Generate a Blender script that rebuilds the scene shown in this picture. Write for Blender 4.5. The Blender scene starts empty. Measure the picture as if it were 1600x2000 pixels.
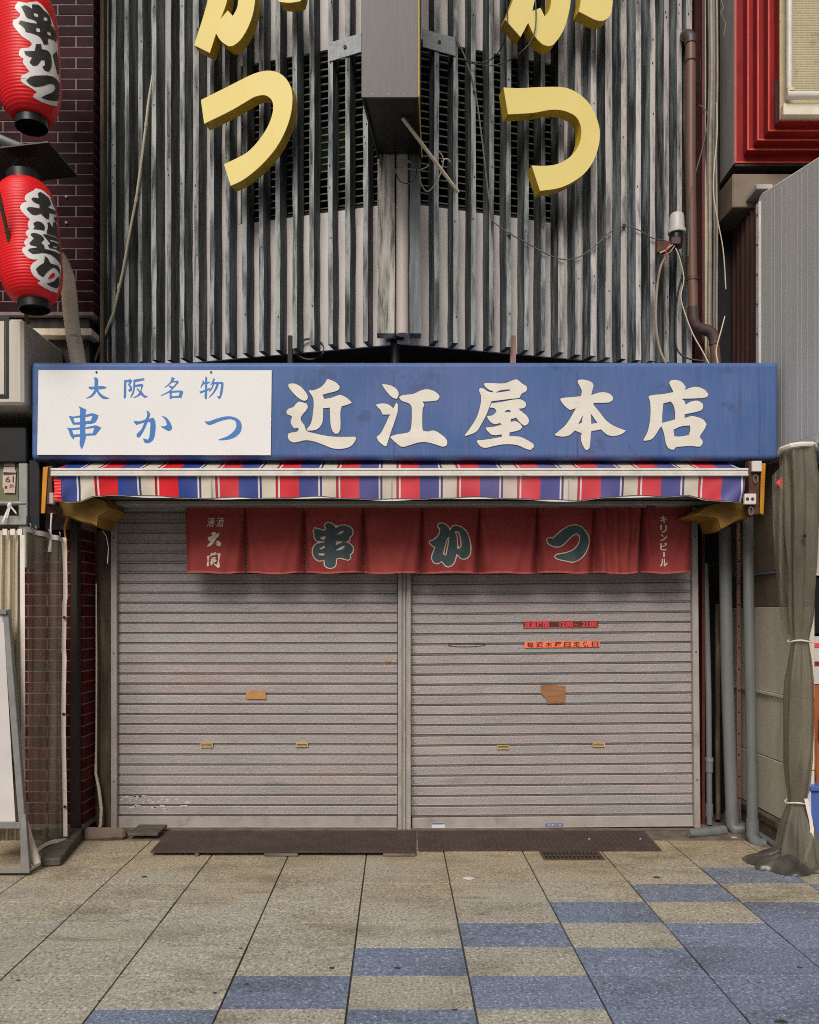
import bpy, bmesh, math, random
from mathutils import Vector, Matrix, noise as mnoise
from mathutils.geometry import tessellate_polygon
R = math.radians
random.seed(7)
S = bpy.context.scene
C = S.collection

# ------------------------------------------------------------------ camera
F, CX, CY, EYE = 1600.0, 775.0, 1200.0, 1.55      # focal length (px of a 1600 px wide picture), principal point, eye height
cam = bpy.data.cameras.new('camera')
camo = bpy.data.objects.new('camera', cam)
C.objects.link(camo)
camo.location = (0, 0, EYE)
camo.rotation_euler = (R(90), 0, 0)
cam.sensor_fit = 'HORIZONTAL'
cam.sensor_width = 36
cam.lens = 36 * F / 1600
cam.shift_x = (800 - CX) / 1600
cam.shift_y = (CY - 1000) / 1600
cam.clip_end = 500
S.camera = camo

# ------------------------------------------------------------------ light
SUN_EL, SUN_AZ = 43, 193          # overcast sun, high behind the camera
w = bpy.data.worlds.new('World')
S.world = w
w.use_nodes = True
nt = w.node_tree
nt.nodes.clear()
sky = nt.nodes.new('ShaderNodeTexSky')
sky.sky_type = 'NISHITA'
sky.sun_disc = False
sky.sun_elevation = R(SUN_EL)
sky.sun_rotation = R(SUN_AZ)
sky.air_density = 1.0
sky.dust_density = 6.0
sky.ozone_density = 0.6
hs = nt.nodes.new('ShaderNodeHueSaturation')
hs.inputs['Saturation'].default_value = 0.12
bg = nt.nodes.new('ShaderNodeBackground')
bg.inputs['Strength'].default_value = 0.056
wo = nt.nodes.new('ShaderNodeOutputWorld')
nt.links.new(sky.outputs[0], hs.inputs['Color'])
nt.links.new(hs.outputs[0], bg.inputs['Color'])
nt.links.new(bg.outputs[0], wo.inputs['Surface'])
sun = bpy.data.lights.new('sun', 'SUN')
sun.energy = 2.4
sun.angle = R(30)
sun.color = (1.0, 0.93, 0.85)
suno = bpy.data.objects.new('sun', sun)
C.objects.link(suno)
suno.location = (0, -6, 12)
az, el = R(SUN_AZ), R(SUN_EL)
tosun = Vector((math.sin(az) * math.cos(el), math.cos(az) * math.cos(el), math.sin(el)))
suno.rotation_euler = tosun.to_track_quat('Z', 'Y').to_euler()
S.view_settings.view_transform = 'Standard'
S.view_settings.look = 'None'
S.view_settings.gamma = 1
S.view_settings.use_curve_mapping = False
S.view_settings.exposure = 0.03
S.render.engine = 'CYCLES'
S.cycles.use_denoising = False
S.cycles.filter_width = 1.0
S.cycles.max_bounces = 8
S.cycles.transparent_max_bounces = 12

# ------------------------------------------------------------------ placing
def W(px, py, D):
    return Vector(((px - CX) / F * D, D, EYE + (CY - py) / F * D))
def X(px, D): return (px - CX) / F * D
def Z(py, D): return EYE + (CY - py) / F * D

TILT = math.atan(0.272)                   # the slatted front is a shallow wedge; this is the angle of each wing
RIDGE = Vector((0.034, 5.46))
SA, CA = math.sin(TILT), math.cos(TILT)
def wing(px, py, side, off=0.0):
    n = Vector((side * SA, -CA))
    d = Vector(((px - CX) / F, 1.0))
    t = (n.dot(RIDGE) + off) / n.dot(d)
    return Vector((d.x * t, t, EYE + (CY - py) / F * t))

# ------------------------------------------------------------------ materials
def mat(name, cols, scale=6, stretch=(1, 1, 1), detail=6, rough=0.6, bump=0.1, bscale=40, spec=0.4, metal=0.0,
        objrand=0.0, dirt=None, rough2=None, nrough=0.55, bstretch=None, bdist=0.01, transp=0.0, tcol=(1, 1, 1), hrand=0.0):
    m = bpy.data.materials.new(name)
    m.use_nodes = True
    n, l = m.node_tree.nodes, m.node_tree.links
    b = n['Principled BSDF']
    out = n['Material Output']
    tc = n.new('ShaderNodeTexCoord'); mp = n.new('ShaderNodeMapping')
    mp.inputs['Scale'].default_value = stretch
    oi = n.new('ShaderNodeObjectInfo')
    mw = n.new('ShaderNodeMath'); mw.operation = 'MULTIPLY'; mw.inputs[1].default_value = 53.0
    l.new(oi.outputs['Random'], mw.inputs[0])
    l.new(tc.outputs['Object'], mp.inputs['Vector'])
    def noise(sc, det, vec, rg=nrough):
        t = n.new('ShaderNodeTexNoise'); t.noise_dimensions = '4D'
        t.inputs['Scale'].default_value = sc; t.inputs['Detail'].default_value = det
        t.inputs['Roughness'].default_value = rg
        l.new(vec, t.inputs['Vector']); l.new(mw.outputs[0], t.inputs['W'])
        return t
    t = noise(scale, detail, mp.outputs[0])
    r = n.new('ShaderNodeValToRGB')
    cr = r.color_ramp
    if len(cols) == 1: cols = [(0.3, cols[0][1]), (0.7, tuple(min(1, v * 1.12) for v in cols[0][1]))]
    cr.elements[0].position, cr.elements[0].color = cols[0][0], (*cols[0][1], 1)
    cr.elements[1].position, cr.elements[1].color = cols[-1][0], (*cols[-1][1], 1)
    for p, c in cols[1:-1]:
        e = cr.elements.new(p); e.color = (*c, 1)
    l.new(t.outputs['Fac'], r.inputs['Fac'])
    col = r.outputs['Color']
    if dirt:
        for dd in dirt:
            dc, ds, lo, hi, st = dd[:5]
            mp2 = n.new('ShaderNodeMapping'); mp2.inputs['Scale'].default_value = st
            l.new(tc.outputs['Object'], mp2.inputs['Vector'])
            t2 = noise(ds, 7, mp2.outputs[0], 0.65)
            mr = n.new('ShaderNodeMapRange'); mr.inputs['From Min'].default_value = lo; mr.inputs['From Max'].default_value = hi
            mr.inputs['To Max'].default_value = dd[5] if len(dd) > 5 else 1.0
            l.new(t2.outputs['Fac'], mr.inputs['Value'])
            mx = n.new('ShaderNodeMixRGB'); mx.inputs['Color2'].default_value = (*dc, 1)
            l.new(mr.outputs[0], mx.inputs['Fac']); l.new(col, mx.inputs['Color1'])
            col = mx.outputs[0]
    if objrand or hrand:
        h = n.new('ShaderNodeHueSaturation')
        mr = n.new('ShaderNodeMapRange')
        mr.inputs['To Min'].default_value = 1 - objrand; mr.inputs['To Max'].default_value = 1 + objrand
        l.new(oi.outputs['Random'], mr.inputs['Value']); l.new(mr.outputs[0], h.inputs['Value'])
        l.new(col, h.inputs['Color'])
        col = h.outputs[0]
    l.new(col, b.inputs['Base Color'])
    b.inputs['Roughness'].default_value = rough
    if rough2 is not None:
        mr = n.new('ShaderNodeMapRange'); mr.inputs['To Min'].default_value = rough; mr.inputs['To Max'].default_value = rough2
        l.new(t.outputs['Fac'], mr.inputs['Value']); l.new(mr.outputs[0], b.inputs['Roughness'])
    b.inputs['Metallic'].default_value = metal
    b.inputs['Specular IOR Level'].default_value = spec
    if bump:
        mp3 = n.new('ShaderNodeMapping'); mp3.inputs['Scale'].default_value = bstretch or stretch
        l.new(tc.outputs['Object'], mp3.inputs['Vector'])
        tb = noise(bscale, 4, mp3.outputs[0])
        bp = n.new('ShaderNodeBump'); bp.inputs['Strength'].default_value = bump; bp.inputs['Distance'].default_value = bdist
        l.new(tb.outputs['Fac'], bp.inputs['Height']); l.new(bp.outputs[0], b.inputs['Normal'])
    if transp:
        tr = n.new('ShaderNodeBsdfTransparent'); tr.inputs['Color'].default_value = (*tcol, 1)
        mx = n.new('ShaderNodeMixShader'); mx.inputs[0].default_value = transp
        l.new(b.outputs[0], mx.inputs[1]); l.new(tr.outputs[0], mx.inputs[2]); l.new(mx.outputs[0], out.inputs['Surface'])
    return m

def g(v, t=(1, 1, 1)): return (v * t[0], v * t[1], v * t[2])
M = {}
M['tile'] = mat('granite_beige', [(0.33, (0.10, 0.094, 0.078)), (0.46, (0.33, 0.31, 0.255)), (0.57, (0.42, 0.40, 0.335)), (0.68, (0.70, 0.675, 0.60))], scale=75, detail=4, rough=0.75, bump=0.15, bscale=160, objrand=0.07, nrough=0.7,
                dirt=[((0.17, 0.155, 0.125), 2.3, 0.52, 0.75, (1, 1, 1), 0.5), ((0.08, 0.072, 0.06), 4.0, 0.58, 0.75, (0.6, 2.4, 1), 0.6)])
M['tile_blue'] = mat('granite_blue', [(0.33, (0.06, 0.072, 0.105)), (0.46, (0.155, 0.19, 0.275)), (0.57, (0.205, 0.245, 0.345)), (0.68, (0.55, 0.60, 0.68))], scale=75, detail=4, rough=0.72, bump=0.15, bscale=160, objrand=0.09, nrough=0.7,
                dirt=[((0.10, 0.10, 0.12), 2.3, 0.52, 0.8, (1, 1, 1), 0.55)])
def ground_stain(m):            # brown dirt washed along the foot of the building
    n, l = m.node_tree.nodes, m.node_tree.links
    b = n['Principled BSDF']; src = b.inputs['Base Color'].links[0].from_socket
    ge = n.new('ShaderNodeNewGeometry'); sp = n.new('ShaderNodeSeparateXYZ'); l.new(ge.outputs['Position'], sp.inputs[0])
    t = n.new('ShaderNodeTexNoise'); t.inputs['Scale'].default_value = 1.7; t.inputs['Detail'].default_value = 6; l.new(ge.outputs['Position'], t.inputs['Vector'])
    a = n.new('ShaderNodeMath'); a.operation = 'MULTIPLY_ADD'; a.inputs[1].default_value = 2.4; l.new(t.outputs['Fac'], a.inputs[0]); l.new(sp.outputs['Y'], a.inputs[2])
    r = n.new('ShaderNodeMapRange'); r.inputs['From Min'].default_value = 5.2; r.inputs['From Max'].default_value = 6.7; r.inputs['To Max'].default_value = 0.62; l.new(a.outputs[0], r.inputs['Value'])
    mx = n.new('ShaderNodeMixRGB'); mx.blend_type = 'MULTIPLY'; mx.inputs['Color2'].default_value = (0.92, 0.70, 0.40, 1); l.new(r.outputs[0], mx.inputs['Fac'])
    t3 = n.new('ShaderNodeTexNoise'); t3.inputs['Scale'].default_value = 2.6; t3.inputs['Detail'].default_value = 8; t3.inputs['Roughness'].default_value = 0.62
    vm = n.new('ShaderNodeMapping'); vm.inputs['Scale'].default_value = (0.7, 1.5, 1); l.new(ge.outputs['Position'], vm.inputs['Vector']); l.new(vm.outputs[0], t3.inputs['Vector'])
    r3 = n.new('ShaderNodeMapRange'); r3.inputs['From Min'].default_value = 0.5; r3.inputs['From Max'].default_value = 0.72; r3.inputs['To Max'].default_value = 0.75; l.new(t3.outputs['Fac'], r3.inputs['Value'])
    m3 = n.new('ShaderNodeMixRGB'); m3.blend_type = 'MULTIPLY'; m3.inputs['Color2'].default_value = (0.52, 0.48, 0.43, 1); l.new(r3.outputs[0], m3.inputs['Fac']); l.new(src, m3.inputs['Color1'])
    l.new(m3.outputs[0], mx.inputs['Color1'])
    l.new(mx.outputs[0], b.inputs['Base Color'])
ground_stain(M['tile']); ground_stain(M['tile_blue'])
M['grout'] = mat('grout', [(0.3, (0.035, 0.032, 0.028)), (0.7, (0.08, 0.075, 0.065))], scale=20, rough=0.9)
M['street'] = mat('street_asphalt', [(0.3, (0.10, 0.10, 0.10)), (0.7, (0.2, 0.2, 0.19))], scale=30, rough=0.9)
SLX = (1, 1, 0.07)
M['slat_front'] = mat('weathered_paint_front', [(0.37, (0.022, 0.026, 0.027)), (0.44, (0.14, 0.155, 0.158)), (0.53, (0.33, 0.345, 0.34)), (0.78, (0.50, 0.495, 0.48))], scale=17, stretch=(1, 1, 0.10), detail=9, rough=0.7, bump=0.35, bscale=60, objrand=0.16, nrough=0.68, dirt=[((0.045, 0.05, 0.052), 3.2, 0.50, 0.60, (2, 2, 0.55), 0.72), ((0.10, 0.07, 0.045), 5, 0.66, 0.74, (2, 2, 0.4), 0.6)])
M['slat_front_r'] = mat('weathered_paint_front_pink', [(0.33, (0.04, 0.045, 0.045)), (0.41, (0.24, 0.23, 0.22)), (0.50, (0.48, 0.44, 0.42)), (0.75, (0.62, 0.56, 0.535))], scale=17, stretch=(1, 1, 0.10), detail=9, rough=0.7, bump=0.35, bscale=60, objrand=0.16, nrough=0.68, dirt=[((0.045, 0.05, 0.052), 3.2, 0.50, 0.60, (2, 2, 0.55), 0.72), ((0.10, 0.07, 0.045), 5, 0.66, 0.74, (2, 2, 0.4), 0.6)])
M['slat_side'] = mat('mouldy_timber_shaded', [(0.32, (0.014, 0.015, 0.015)), (0.44, (0.038, 0.042, 0.042)), (0.57, (0.12, 0.132, 0.135)), (0.72, (0.28, 0.30, 0.305))], scale=9, stretch=(1.6, 1.6, 0.16), detail=9, rough=0.8, bump=0.4, bscale=50, objrand=0.2, nrough=0.7)  # mould, plus the shade of the deep slat gaps mixed into the colour
M['slat_side_r'] = mat('mouldy_timber_lit', [(0.36, (0.014, 0.015, 0.016)), (0.45, (0.05, 0.055, 0.057)), (0.55, (0.19, 0.215, 0.22)), (0.70, (0.40, 0.44, 0.445))], scale=9, stretch=(1.6, 1.6, 0.16), detail=9, rough=0.8, bump=0.4, bscale=50, objrand=0.2, nrough=0.7)  # outer right sides: mould streaks, with their fuller light put into a paler colour
M['panel'] = mat('pale_wall_board', [(0.3, (0.46, 0.425, 0.40)), (0.6, (0.62, 0.575, 0.545))], scale=5, stretch=(2, 2, 0.5), rough=0.75, bump=0.1, dirt=[((0.14, 0.135, 0.125), 7, 0.56, 0.75, (1, 1, 0.2), 0.7)])
M['louvre'] = mat('grey_louvre', [(0.3, (0.07, 0.07, 0.068)), (0.65, (0.27, 0.265, 0.255))], scale=14, rough=0.6)
M['green'] = mat('green_board', [(0.3, (0.20, 0.42, 0.13)), (0.7, (0.28, 0.52, 0.18))], scale=5, rough=0.5)
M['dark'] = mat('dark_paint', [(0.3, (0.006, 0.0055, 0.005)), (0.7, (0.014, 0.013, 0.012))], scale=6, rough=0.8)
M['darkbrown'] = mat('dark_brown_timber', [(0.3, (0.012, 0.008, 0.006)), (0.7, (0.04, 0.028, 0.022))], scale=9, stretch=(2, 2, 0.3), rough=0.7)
M['housing'] = mat('grey_housing', [(0.3, (0.24, 0.24, 0.22)), (0.7, (0.33, 0.33, 0.30))], scale=12, rough=0.6)
M['shutter'] = mat('shutter_paint', [(0.28, (0.285, 0.247, 0.233)), (0.72, (0.385, 0.330, 0.310))], scale=2.2, detail=5, rough=0.42, spec=0.5, bump=0.75, bscale=75, bstretch=(1, 1, 0.8), bdist=0.010, objrand=0.035,
                   dirt=[((0.30, 0.31, 0.315), 0.9, 0.46, 0.66, (1, 1, 1), 0.5), ((0.37, 0.27, 0.26), 1.3, 0.52, 0.66, (1, 1, 1), 0.4), ((0.09, 0.07, 0.055), 5.0, 0.58, 0.80, (0.5, 1, 3), 0.6), ((0.52, 0.50, 0.47), 6.0, 0.68, 0.76, (1, 1, 2), 0.4)])
M['shutter_smear'] = mat('pale_paint_smear', [(0.3, (0.46, 0.42, 0.39)), (0.7, (0.56, 0.52, 0.49))], scale=20, rough=0.6)
M['clip'] = mat('dirty_end_clip', [(0.3, (0.10, 0.088, 0.08)), (0.7, (0.19, 0.17, 0.155))], scale=20, rough=0.6)
M['shutter_rail'] = mat('shutter_rail_aluminium', [(0.3, (0.30, 0.265, 0.235)), (0.7, (0.40, 0.36, 0.33))], scale=8, rough=0.4, bump=0.08, dirt=[((0.10, 0.07, 0.05), 5, 0.55, 0.8, (1, 1, 0.6), 0.8)])
M['brass'] = mat('brass_handle', [(0.3, (0.45, 0.30, 0.09)), (0.7, (0.62, 0.45, 0.17))], scale=30, rough=0.4, bump=0)
M['hole'] = mat('handle_slot', [(0.3, (0.20, 0.13, 0.05)), (0.7, (0.36, 0.26, 0.10))], scale=30, rough=0.7, bump=0)
M['noren'] = mat('red_cotton', [(0.3, (0.23, 0.036, 0.036)), (0.7, (0.32, 0.060, 0.054))], scale=4, rough=0.92, spec=0.1, bump=0.25, bscale=260, bdist=0.002, dirt=[((0.42, 0.10, 0.08), 3, 0.5, 0.8, (1, 1, 1.5), 0.5)])
M['hem'] = mat('red_hem', [(0.3, (0.40, 0.07, 0.065)), (0.7, (0.50, 0.12, 0.10))], scale=60, stretch=(1, 1, 0.1), rough=0.92, spec=0.1)
M['ink'] = mat('noren_ink', [(0.3, (0.055, 0.08, 0.085)), (0.7, (0.09, 0.115, 0.12))], scale=12, rough=0.92, spec=0.1)
M['noren_white'] = mat('noren_white_print', [(0.3, (0.62, 0.50, 0.38)), (0.7, (0.74, 0.62, 0.50))], scale=14, rough=0.92, spec=0.1)
M['signblue'] = mat('blue_sign_vinyl', [(0.25, (0.052, 0.105, 0.255)), (0.5, (0.070, 0.132, 0.305)), (0.75, (0.098, 0.150, 0.335))], scale=1.6, detail=8, rough=0.45, spec=0.2, bump=0.12, bscale=16,
                    dirt=[((0.14, 0.16, 0.34), 1.3, 0.47, 0.66, (1, 1, 1.0), 0.45), ((0.055, 0.07, 0.15), 3.2, 0.57, 0.63, (1, 1, 1.4), 0.5), ((0.04, 0.05, 0.10), 14.0, 0.64, 0.72, (1, 1, 1), 0.5), ((0.045, 0.06, 0.13), 9.0, 0.56, 0.72, (1.6, 1, 0.10), 0.45), ((0.20, 0.20, 0.36), 60, 0.5, 0.75, (1, 1, 0.06), 0.35)])
M['seamblue'] = mat('sign_seam_vinyl', [(0.3, (0.045, 0.075, 0.20)), (0.7, (0.07, 0.10, 0.26))], scale=4, stretch=(1, 1, 0.5), rough=0.5, bump=0.05)
M['cream'] = mat('cream_letter', [(0.3, (0.68, 0.62, 0.53)), (0.7, (0.76, 0.71, 0.62))], scale=9, rough=0.5, bump=0.04, dirt=[((0.40, 0.34, 0.27), 10, 0.64, 0.8, (3, 1, 0.4), 0.5)])
M['rim'] = mat('letter_rim', [(0.3, (0.05, 0.06, 0.12)), (0.7, (0.09, 0.09, 0.15))], scale=12, rough=0.6)
M['plate'] = mat('white_plate', [(0.3, (0.76, 0.745, 0.73)), (0.7, (0.79, 0.775, 0.76))], scale=3, rough=0.3, bump=0, dirt=[((0.58, 0.55, 0.52), 4, 0.62, 0.85, (2, 1, 0.6), 0.35)])
M['plateblue'] = mat('plate_lettering', [(0.3, (0.042, 0.17, 0.46)), (0.7, (0.058, 0.20, 0.51))], scale=8, rough=0.4, bump=0)
M['rust'] = mat('rusty_screw', [(0.3, (0.05, 0.025, 0.012)), (0.7, (0.10, 0.05, 0.02))], scale=60, rough=0.8)
M['barwhite'] = mat('white_bar', [(0.3, (0.60, 0.56, 0.51)), (0.7, (0.74, 0.70, 0.65))], scale=10, rough=0.4, bump=0.05, dirt=[((0.22, 0.18, 0.14), 14, 0.60, 0.74, (0.5, 1, 3), 0.8)])
M['mustard'] = mat('mustard_cover', [(0.3, (0.20, 0.10, 0.012)), (0.7, (0.36, 0.19, 0.025))], scale=7, stretch=(1, 1, 2), rough=0.6, bump=0.5, bscale=20, dirt=[((0.08, 0.045, 0.015), 5, 0.5, 0.75, (1, 1, 1), 0.8)])
M['orange'] = mat('orange_side', [(0.3, (0.42, 0.16, 0.012)), (0.7, (0.62, 0.27, 0.02))], scale=7, rough=0.5)
M['brownsteel'] = mat('rusty_bracket', [(0.3, (0.05, 0.022, 0.012)), (0.7, (0.12, 0.05, 0.028))], scale=16, rough=0.7)
M['yellow'] = mat('yellow_acrylic', [(0.3, (0.80, 0.64, 0.22)), (0.7, (0.85, 0.70, 0.27))], scale=3, rough=0.35, bump=0, spec=0.3, dirt=[((0.62, 0.48, 0.17), 5, 0.6, 0.8, (2, 2, 0.5), 0.5)])
M['yellowside'] = mat('ochre_return', [(0.3, (0.45, 0.29, 0.02)), (0.55, (0.56, 0.37, 0.03)), (0.75, (0.60, 0.42, 0.05))], scale=7, rough=0.45, bump=0.1, dirt=[((0.09, 0.045, 0.012), 8, 0.56, 0.76, (1, 1, 0.6), 0.85)])
M['signbrown'] = mat('brown_sign_box', [(0.3, (0.080, 0.062, 0.060)), (0.7, (0.105, 0.085, 0.082))], scale=30, stretch=(3, 3, 0.3), rough=0.45, bump=0.06)
M['gloss_black'] = mat('black_steel', [(0.3, (0.006, 0.006, 0.006)), (0.7, (0.016, 0.015, 0.014))], scale=9, rough=0.35, bump=0.05)
M['galv'] = mat('galvanised_steel', [(0.3, (0.17, 0.18, 0.19)), (0.7, (0.28, 0.29, 0.30))], scale=60, rough=0.5, metal=0.25, bump=0.04, dirt=[((0.10, 0.07, 0.05), 20, 0.6, 0.8, (1, 1, 1), 0.6)])
M['redpaint'] = mat('red_enamel', [(0.3, (0.19, 0.010, 0.011)), (0.7, (0.29, 0.016, 0.015))], scale=5, spec=0.2, rough=0.45, bump=0.05, dirt=[((0.12, 0.012, 0.012), 6, 0.55, 0.8, (2, 2, 0.5), 0.7)])
M['rededge'] = mat('red_edge_highlight', [(0.3, (0.62, 0.07, 0.045)), (0.7, (0.75, 0.11, 0.07))], scale=5, rough=0.4)  # brighter red paints the light caught along the frame's step edges
M['greyboard'] = mat('grey_side_board', [(0.3, (0.36, 0.33, 0.315)), (0.7, (0.47, 0.43, 0.415))], scale=5, stretch=(2, 2, 0.3), rough=0.7, dirt=[((0.16, 0.08, 0.03), 6, 0.66, 0.76, (2, 2, 0.25), 0.9), ((0.12, 0.11, 0.10), 5, 0.55, 0.75, (2, 2, 0.2), 0.6)])
M['sandpane'] = mat('sand_wired_pane', [(0.3, (0.44, 0.37, 0.22)), (0.7, (0.54, 0.46, 0.29))], scale=6, rough=0.35, dirt=[((0.20, 0.17, 0.10), 18, 0.58, 0.66, (1, 1, 1), 0.8)])
M['paletube'] = mat('pale_painted_tube', [(0.3, (0.55, 0.51, 0.45)), (0.7, (0.68, 0.64, 0.58))], scale=8, rough=0.35)
M['corr'] = mat('brown_corrugated_metal', [(0.3, (0.055, 0.026, 0.020)), (0.6, (0.095, 0.045, 0.034)), (0.8, (0.15, 0.09, 0.06))], scale=8, stretch=(3, 3, 0.2), rough=0.6, bump=0.1, dirt=[((0.22, 0.17, 0.13), 20, 0.64, 0.75, (2, 2, 0.3), 0.6)])
M['case'] = mat('grey_awning_case', [(0.3, (0.56, 0.555, 0.53)), (0.7, (0.66, 0.65, 0.62))], scale=2, stretch=(3, 3, 0.15), rough=0.45, bump=0.04, dirt=[((0.20, 0.19, 0.18), 7, 0.55, 0.8, (3, 3, 0.08), 0.6)])
M['beigebox'] = mat('beige_sign_box', [(0.3, (0.46, 0.42, 0.35)), (0.7, (0.58, 0.53, 0.45))], scale=5, stretch=(2, 2, 0.12), rough=0.55, bump=0.05, dirt=[((0.20, 0.16, 0.11), 8, 0.56, 0.8, (3, 3, 0.12), 0.6)])
M['lantern'] = mat('red_lantern_skin', [(0.3, (0.66, 0.006, 0.012)), (0.7, (0.80, 0.012, 0.016))], scale=5, rough=0.42, spec=0.35, bump=0.10, bscale=12, dirt=[((0.45, 0.02, 0.02), 7, 0.58, 0.8, (1, 1, 0.4), 0.5)])
M['lwhite'] = mat('lantern_white_print', [(0.3, (0.74, 0.71, 0.68)), (0.7, (0.82, 0.80, 0.77))], scale=9, rough=0.4, bump=0.05)
M['lblack'] = mat('lantern_black_print', [(0.35, (0.020, 0.018, 0.017)), (0.7, (0.050, 0.046, 0.042))], scale=26, stretch=(1, 1, 5), rough=0.45, bump=0.05)
M['brick'] = mat('maroon_glazed_brick', [(0.3, (0.016, 0.0045, 0.006)), (0.7, (0.042, 0.010, 0.013))], scale=9, rough=0.5, spec=0.05, bump=0.08, objrand=0.3)
M['brick_red'] = mat('dark_red_glazed_brick', [(0.3, (0.045, 0.006, 0.006)), (0.7, (0.10, 0.012, 0.012))], scale=9, rough=0.5, spec=0.05, bump=0.08, objrand=0.3, dirt=[((0.05, 0.04, 0.035), 3, 0.5, 0.7, (1, 1, 1), 0.7)])
M['mortar'] = mat('pale_mortar', [(0.3, (0.14, 0.105, 0.10)), (0.7, (0.26, 0.20, 0.19))], scale=20, rough=0.9)
M['hose'] = mat('taped_duct_hose', [(0.3, (0.58, 0.49, 0.36)), (0.7, (0.74, 0.65, 0.50))], scale=6, rough=0.6, bump=0.5, bscale=9, bstretch=(1, 1, 5), dirt=[((0.06, 0.045, 0.03), 7, 0.60, 0.70, (1, 1, 1.4), 0.85)])
M['canepole'] = mat('cream_conduit', [(0.3, (0.42, 0.38, 0.25)), (0.7, (0.56, 0.51, 0.36))], scale=8, rough=0.5)
M['rustpost'] = mat('rotten_post', [(0.3, (0.035, 0.022, 0.014)), (0.55, (0.11, 0.075, 0.048)), (0.75, (0.24, 0.19, 0.14))], scale=8, stretch=(2, 2, 0.25), rough=0.85, bump=0.5, bscale=30)
M['concrete'] = mat('dirty_concrete', [(0.3, (0.085, 0.06, 0.045)), (0.7, (0.20, 0.155, 0.12))], scale=9, rough=0.9, bump=0.4, bscale=30)
M['stone'] = mat('dark_stone_step', [(0.3, (0.045, 0.039, 0.032)), (0.7, (0.125, 0.108, 0.088))], scale=12, stretch=(1, 3, 1), rough=0.85, bump=0.5, bscale=20)
M['ramp'] = mat('chequer_steel', [(0.3, (0.045, 0.028, 0.023)), (0.7, (0.085, 0.056, 0.047))], scale=6, rough=0.55, bump=0.5, bscale=110, bstretch=(1, 2.5, 1), metal=0.15)
M['grate'] = mat('rusty_grate', [(0.3, (0.05, 0.032, 0.022)), (0.7, (0.10, 0.066, 0.045))], scale=20, rough=0.7)
M['pvc'] = mat('grey_pvc', [(0.3, (0.13, 0.138, 0.135)), (0.7, (0.18, 0.19, 0.185))], scale=5, stretch=(2, 2, 0.3), rough=0.42, bump=0.03, dirt=[((0.08, 0.06, 0.045), 6, 0.58, 0.8, (1, 1, 0.3), 0.6)])
M['brownpipe'] = mat('brown_drain_pipe', [(0.3, (0.13, 0.065, 0.045)), (0.7, (0.18, 0.09, 0.065))], scale=4, stretch=(2, 2, 0.3), rough=0.45, bump=0.03)
M['browncap'] = mat('dark_brown_elbow', [(0.3, (0.055, 0.032, 0.03)), (0.7, (0.09, 0.055, 0.05))], scale=6, rough=0.45)
M['pinksteel'] = mat('pink_primer_angle', [(0.3, (0.22, 0.115, 0.095)), (0.7, (0.32, 0.175, 0.15))], scale=8, rough=0.6, dirt=[((0.05, 0.03, 0.02), 8, 0.58, 0.75, (1, 1, 0.4), 0.8)])
M['wallcream'] = mat('stained_cream_wall', [(0.3, (0.62, 0.56, 0.43)), (0.6, (0.72, 0.66, 0.52)), (0.8, (0.76, 0.71, 0.58))], scale=3, stretch=(1, 1, 0.6), rough=0.7, bump=0.08, dirt=[((0.26, 0.20, 0.12), 3.5, 0.56, 0.80, (1, 3, 0.3), 0.7)])
M['walldark'] = mat('brown_upper_wall', [(0.3, (0.16, 0.12, 0.085)), (0.7, (0.24, 0.18, 0.13))], scale=4, rough=0.7)
M['maroon'] = mat('maroon_wall', [(0.3, (0.06, 0.010, 0.008)), (0.7, (0.12, 0.02, 0.015))], scale=6, rough=0.6)
M['cable_black'] = mat('black_cable', [(0.3, (0.012, 0.012, 0.012)), (0.7, (0.03, 0.03, 0.03))], scale=9, rough=0.5, bump=0)
M['cable_grey'] = mat('grey_cable', [(0.3, (0.09, 0.085, 0.08)), (0.7, (0.16, 0.15, 0.145))], scale=9, rough=0.5, bump=0)
M['cable_tan'] = mat('tan_cable', [(0.3, (0.20, 0.16, 0.115)), (0.7, (0.34, 0.28, 0.21))], scale=9, rough=0.5, bump=0)
M['cable_cream'] = mat('cream_cable', [(0.3, (0.50, 0.42, 0.30)), (0.7, (0.62, 0.54, 0.42))], scale=9, rough=0.5, bump=0)
M['cable_red'] = mat('red_wire', [(0.3, (0.5, 0.03, 0.02)), (0.7, (0.6, 0.06, 0.04))], scale=9, rough=0.5, bump=0)
M['cell'] = mat('pale_plastic', [(0.3, (0.46, 0.42, 0.40)), (0.7, (0.55, 0.51, 0.49))], scale=5, rough=0.4, bump=0)
M['vinyl'] = mat('smoky_vinyl', [(0.30, (0.075, 0.066, 0.05)), (0.70, (0.24, 0.215, 0.16))], scale=2.5, stretch=(2, 2, 0.5), rough=0.12, spec=0.7, bump=0.12, bscale=9, bstretch=(2, 2, 0.5), transp=0.34, tcol=(0.85, 0.78, 0.66))
M['vinyl_dark'] = mat('grimy_vinyl', [(0.35, (0.035, 0.031, 0.026)), (0.55, (0.075, 0.068, 0.056)), (0.75, (0.16, 0.145, 0.12))], scale=7, rough=0.3, spec=0.5, bump=0.5, bscale=9, transp=0.06, tcol=(0.8, 0.74, 0.62))
M['vinyl_clear'] = mat('clear_vinyl', [(0.3, (0.13, 0.11, 0.08)), (0.7, (0.36, 0.32, 0.25))], scale=4, stretch=(3, 3, 0.35), rough=0.15, spec=0.6, bump=0.25, bscale=7, bstretch=(3, 3, 0.5), transp=0.52, tcol=(0.9, 0.86, 0.78))
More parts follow.
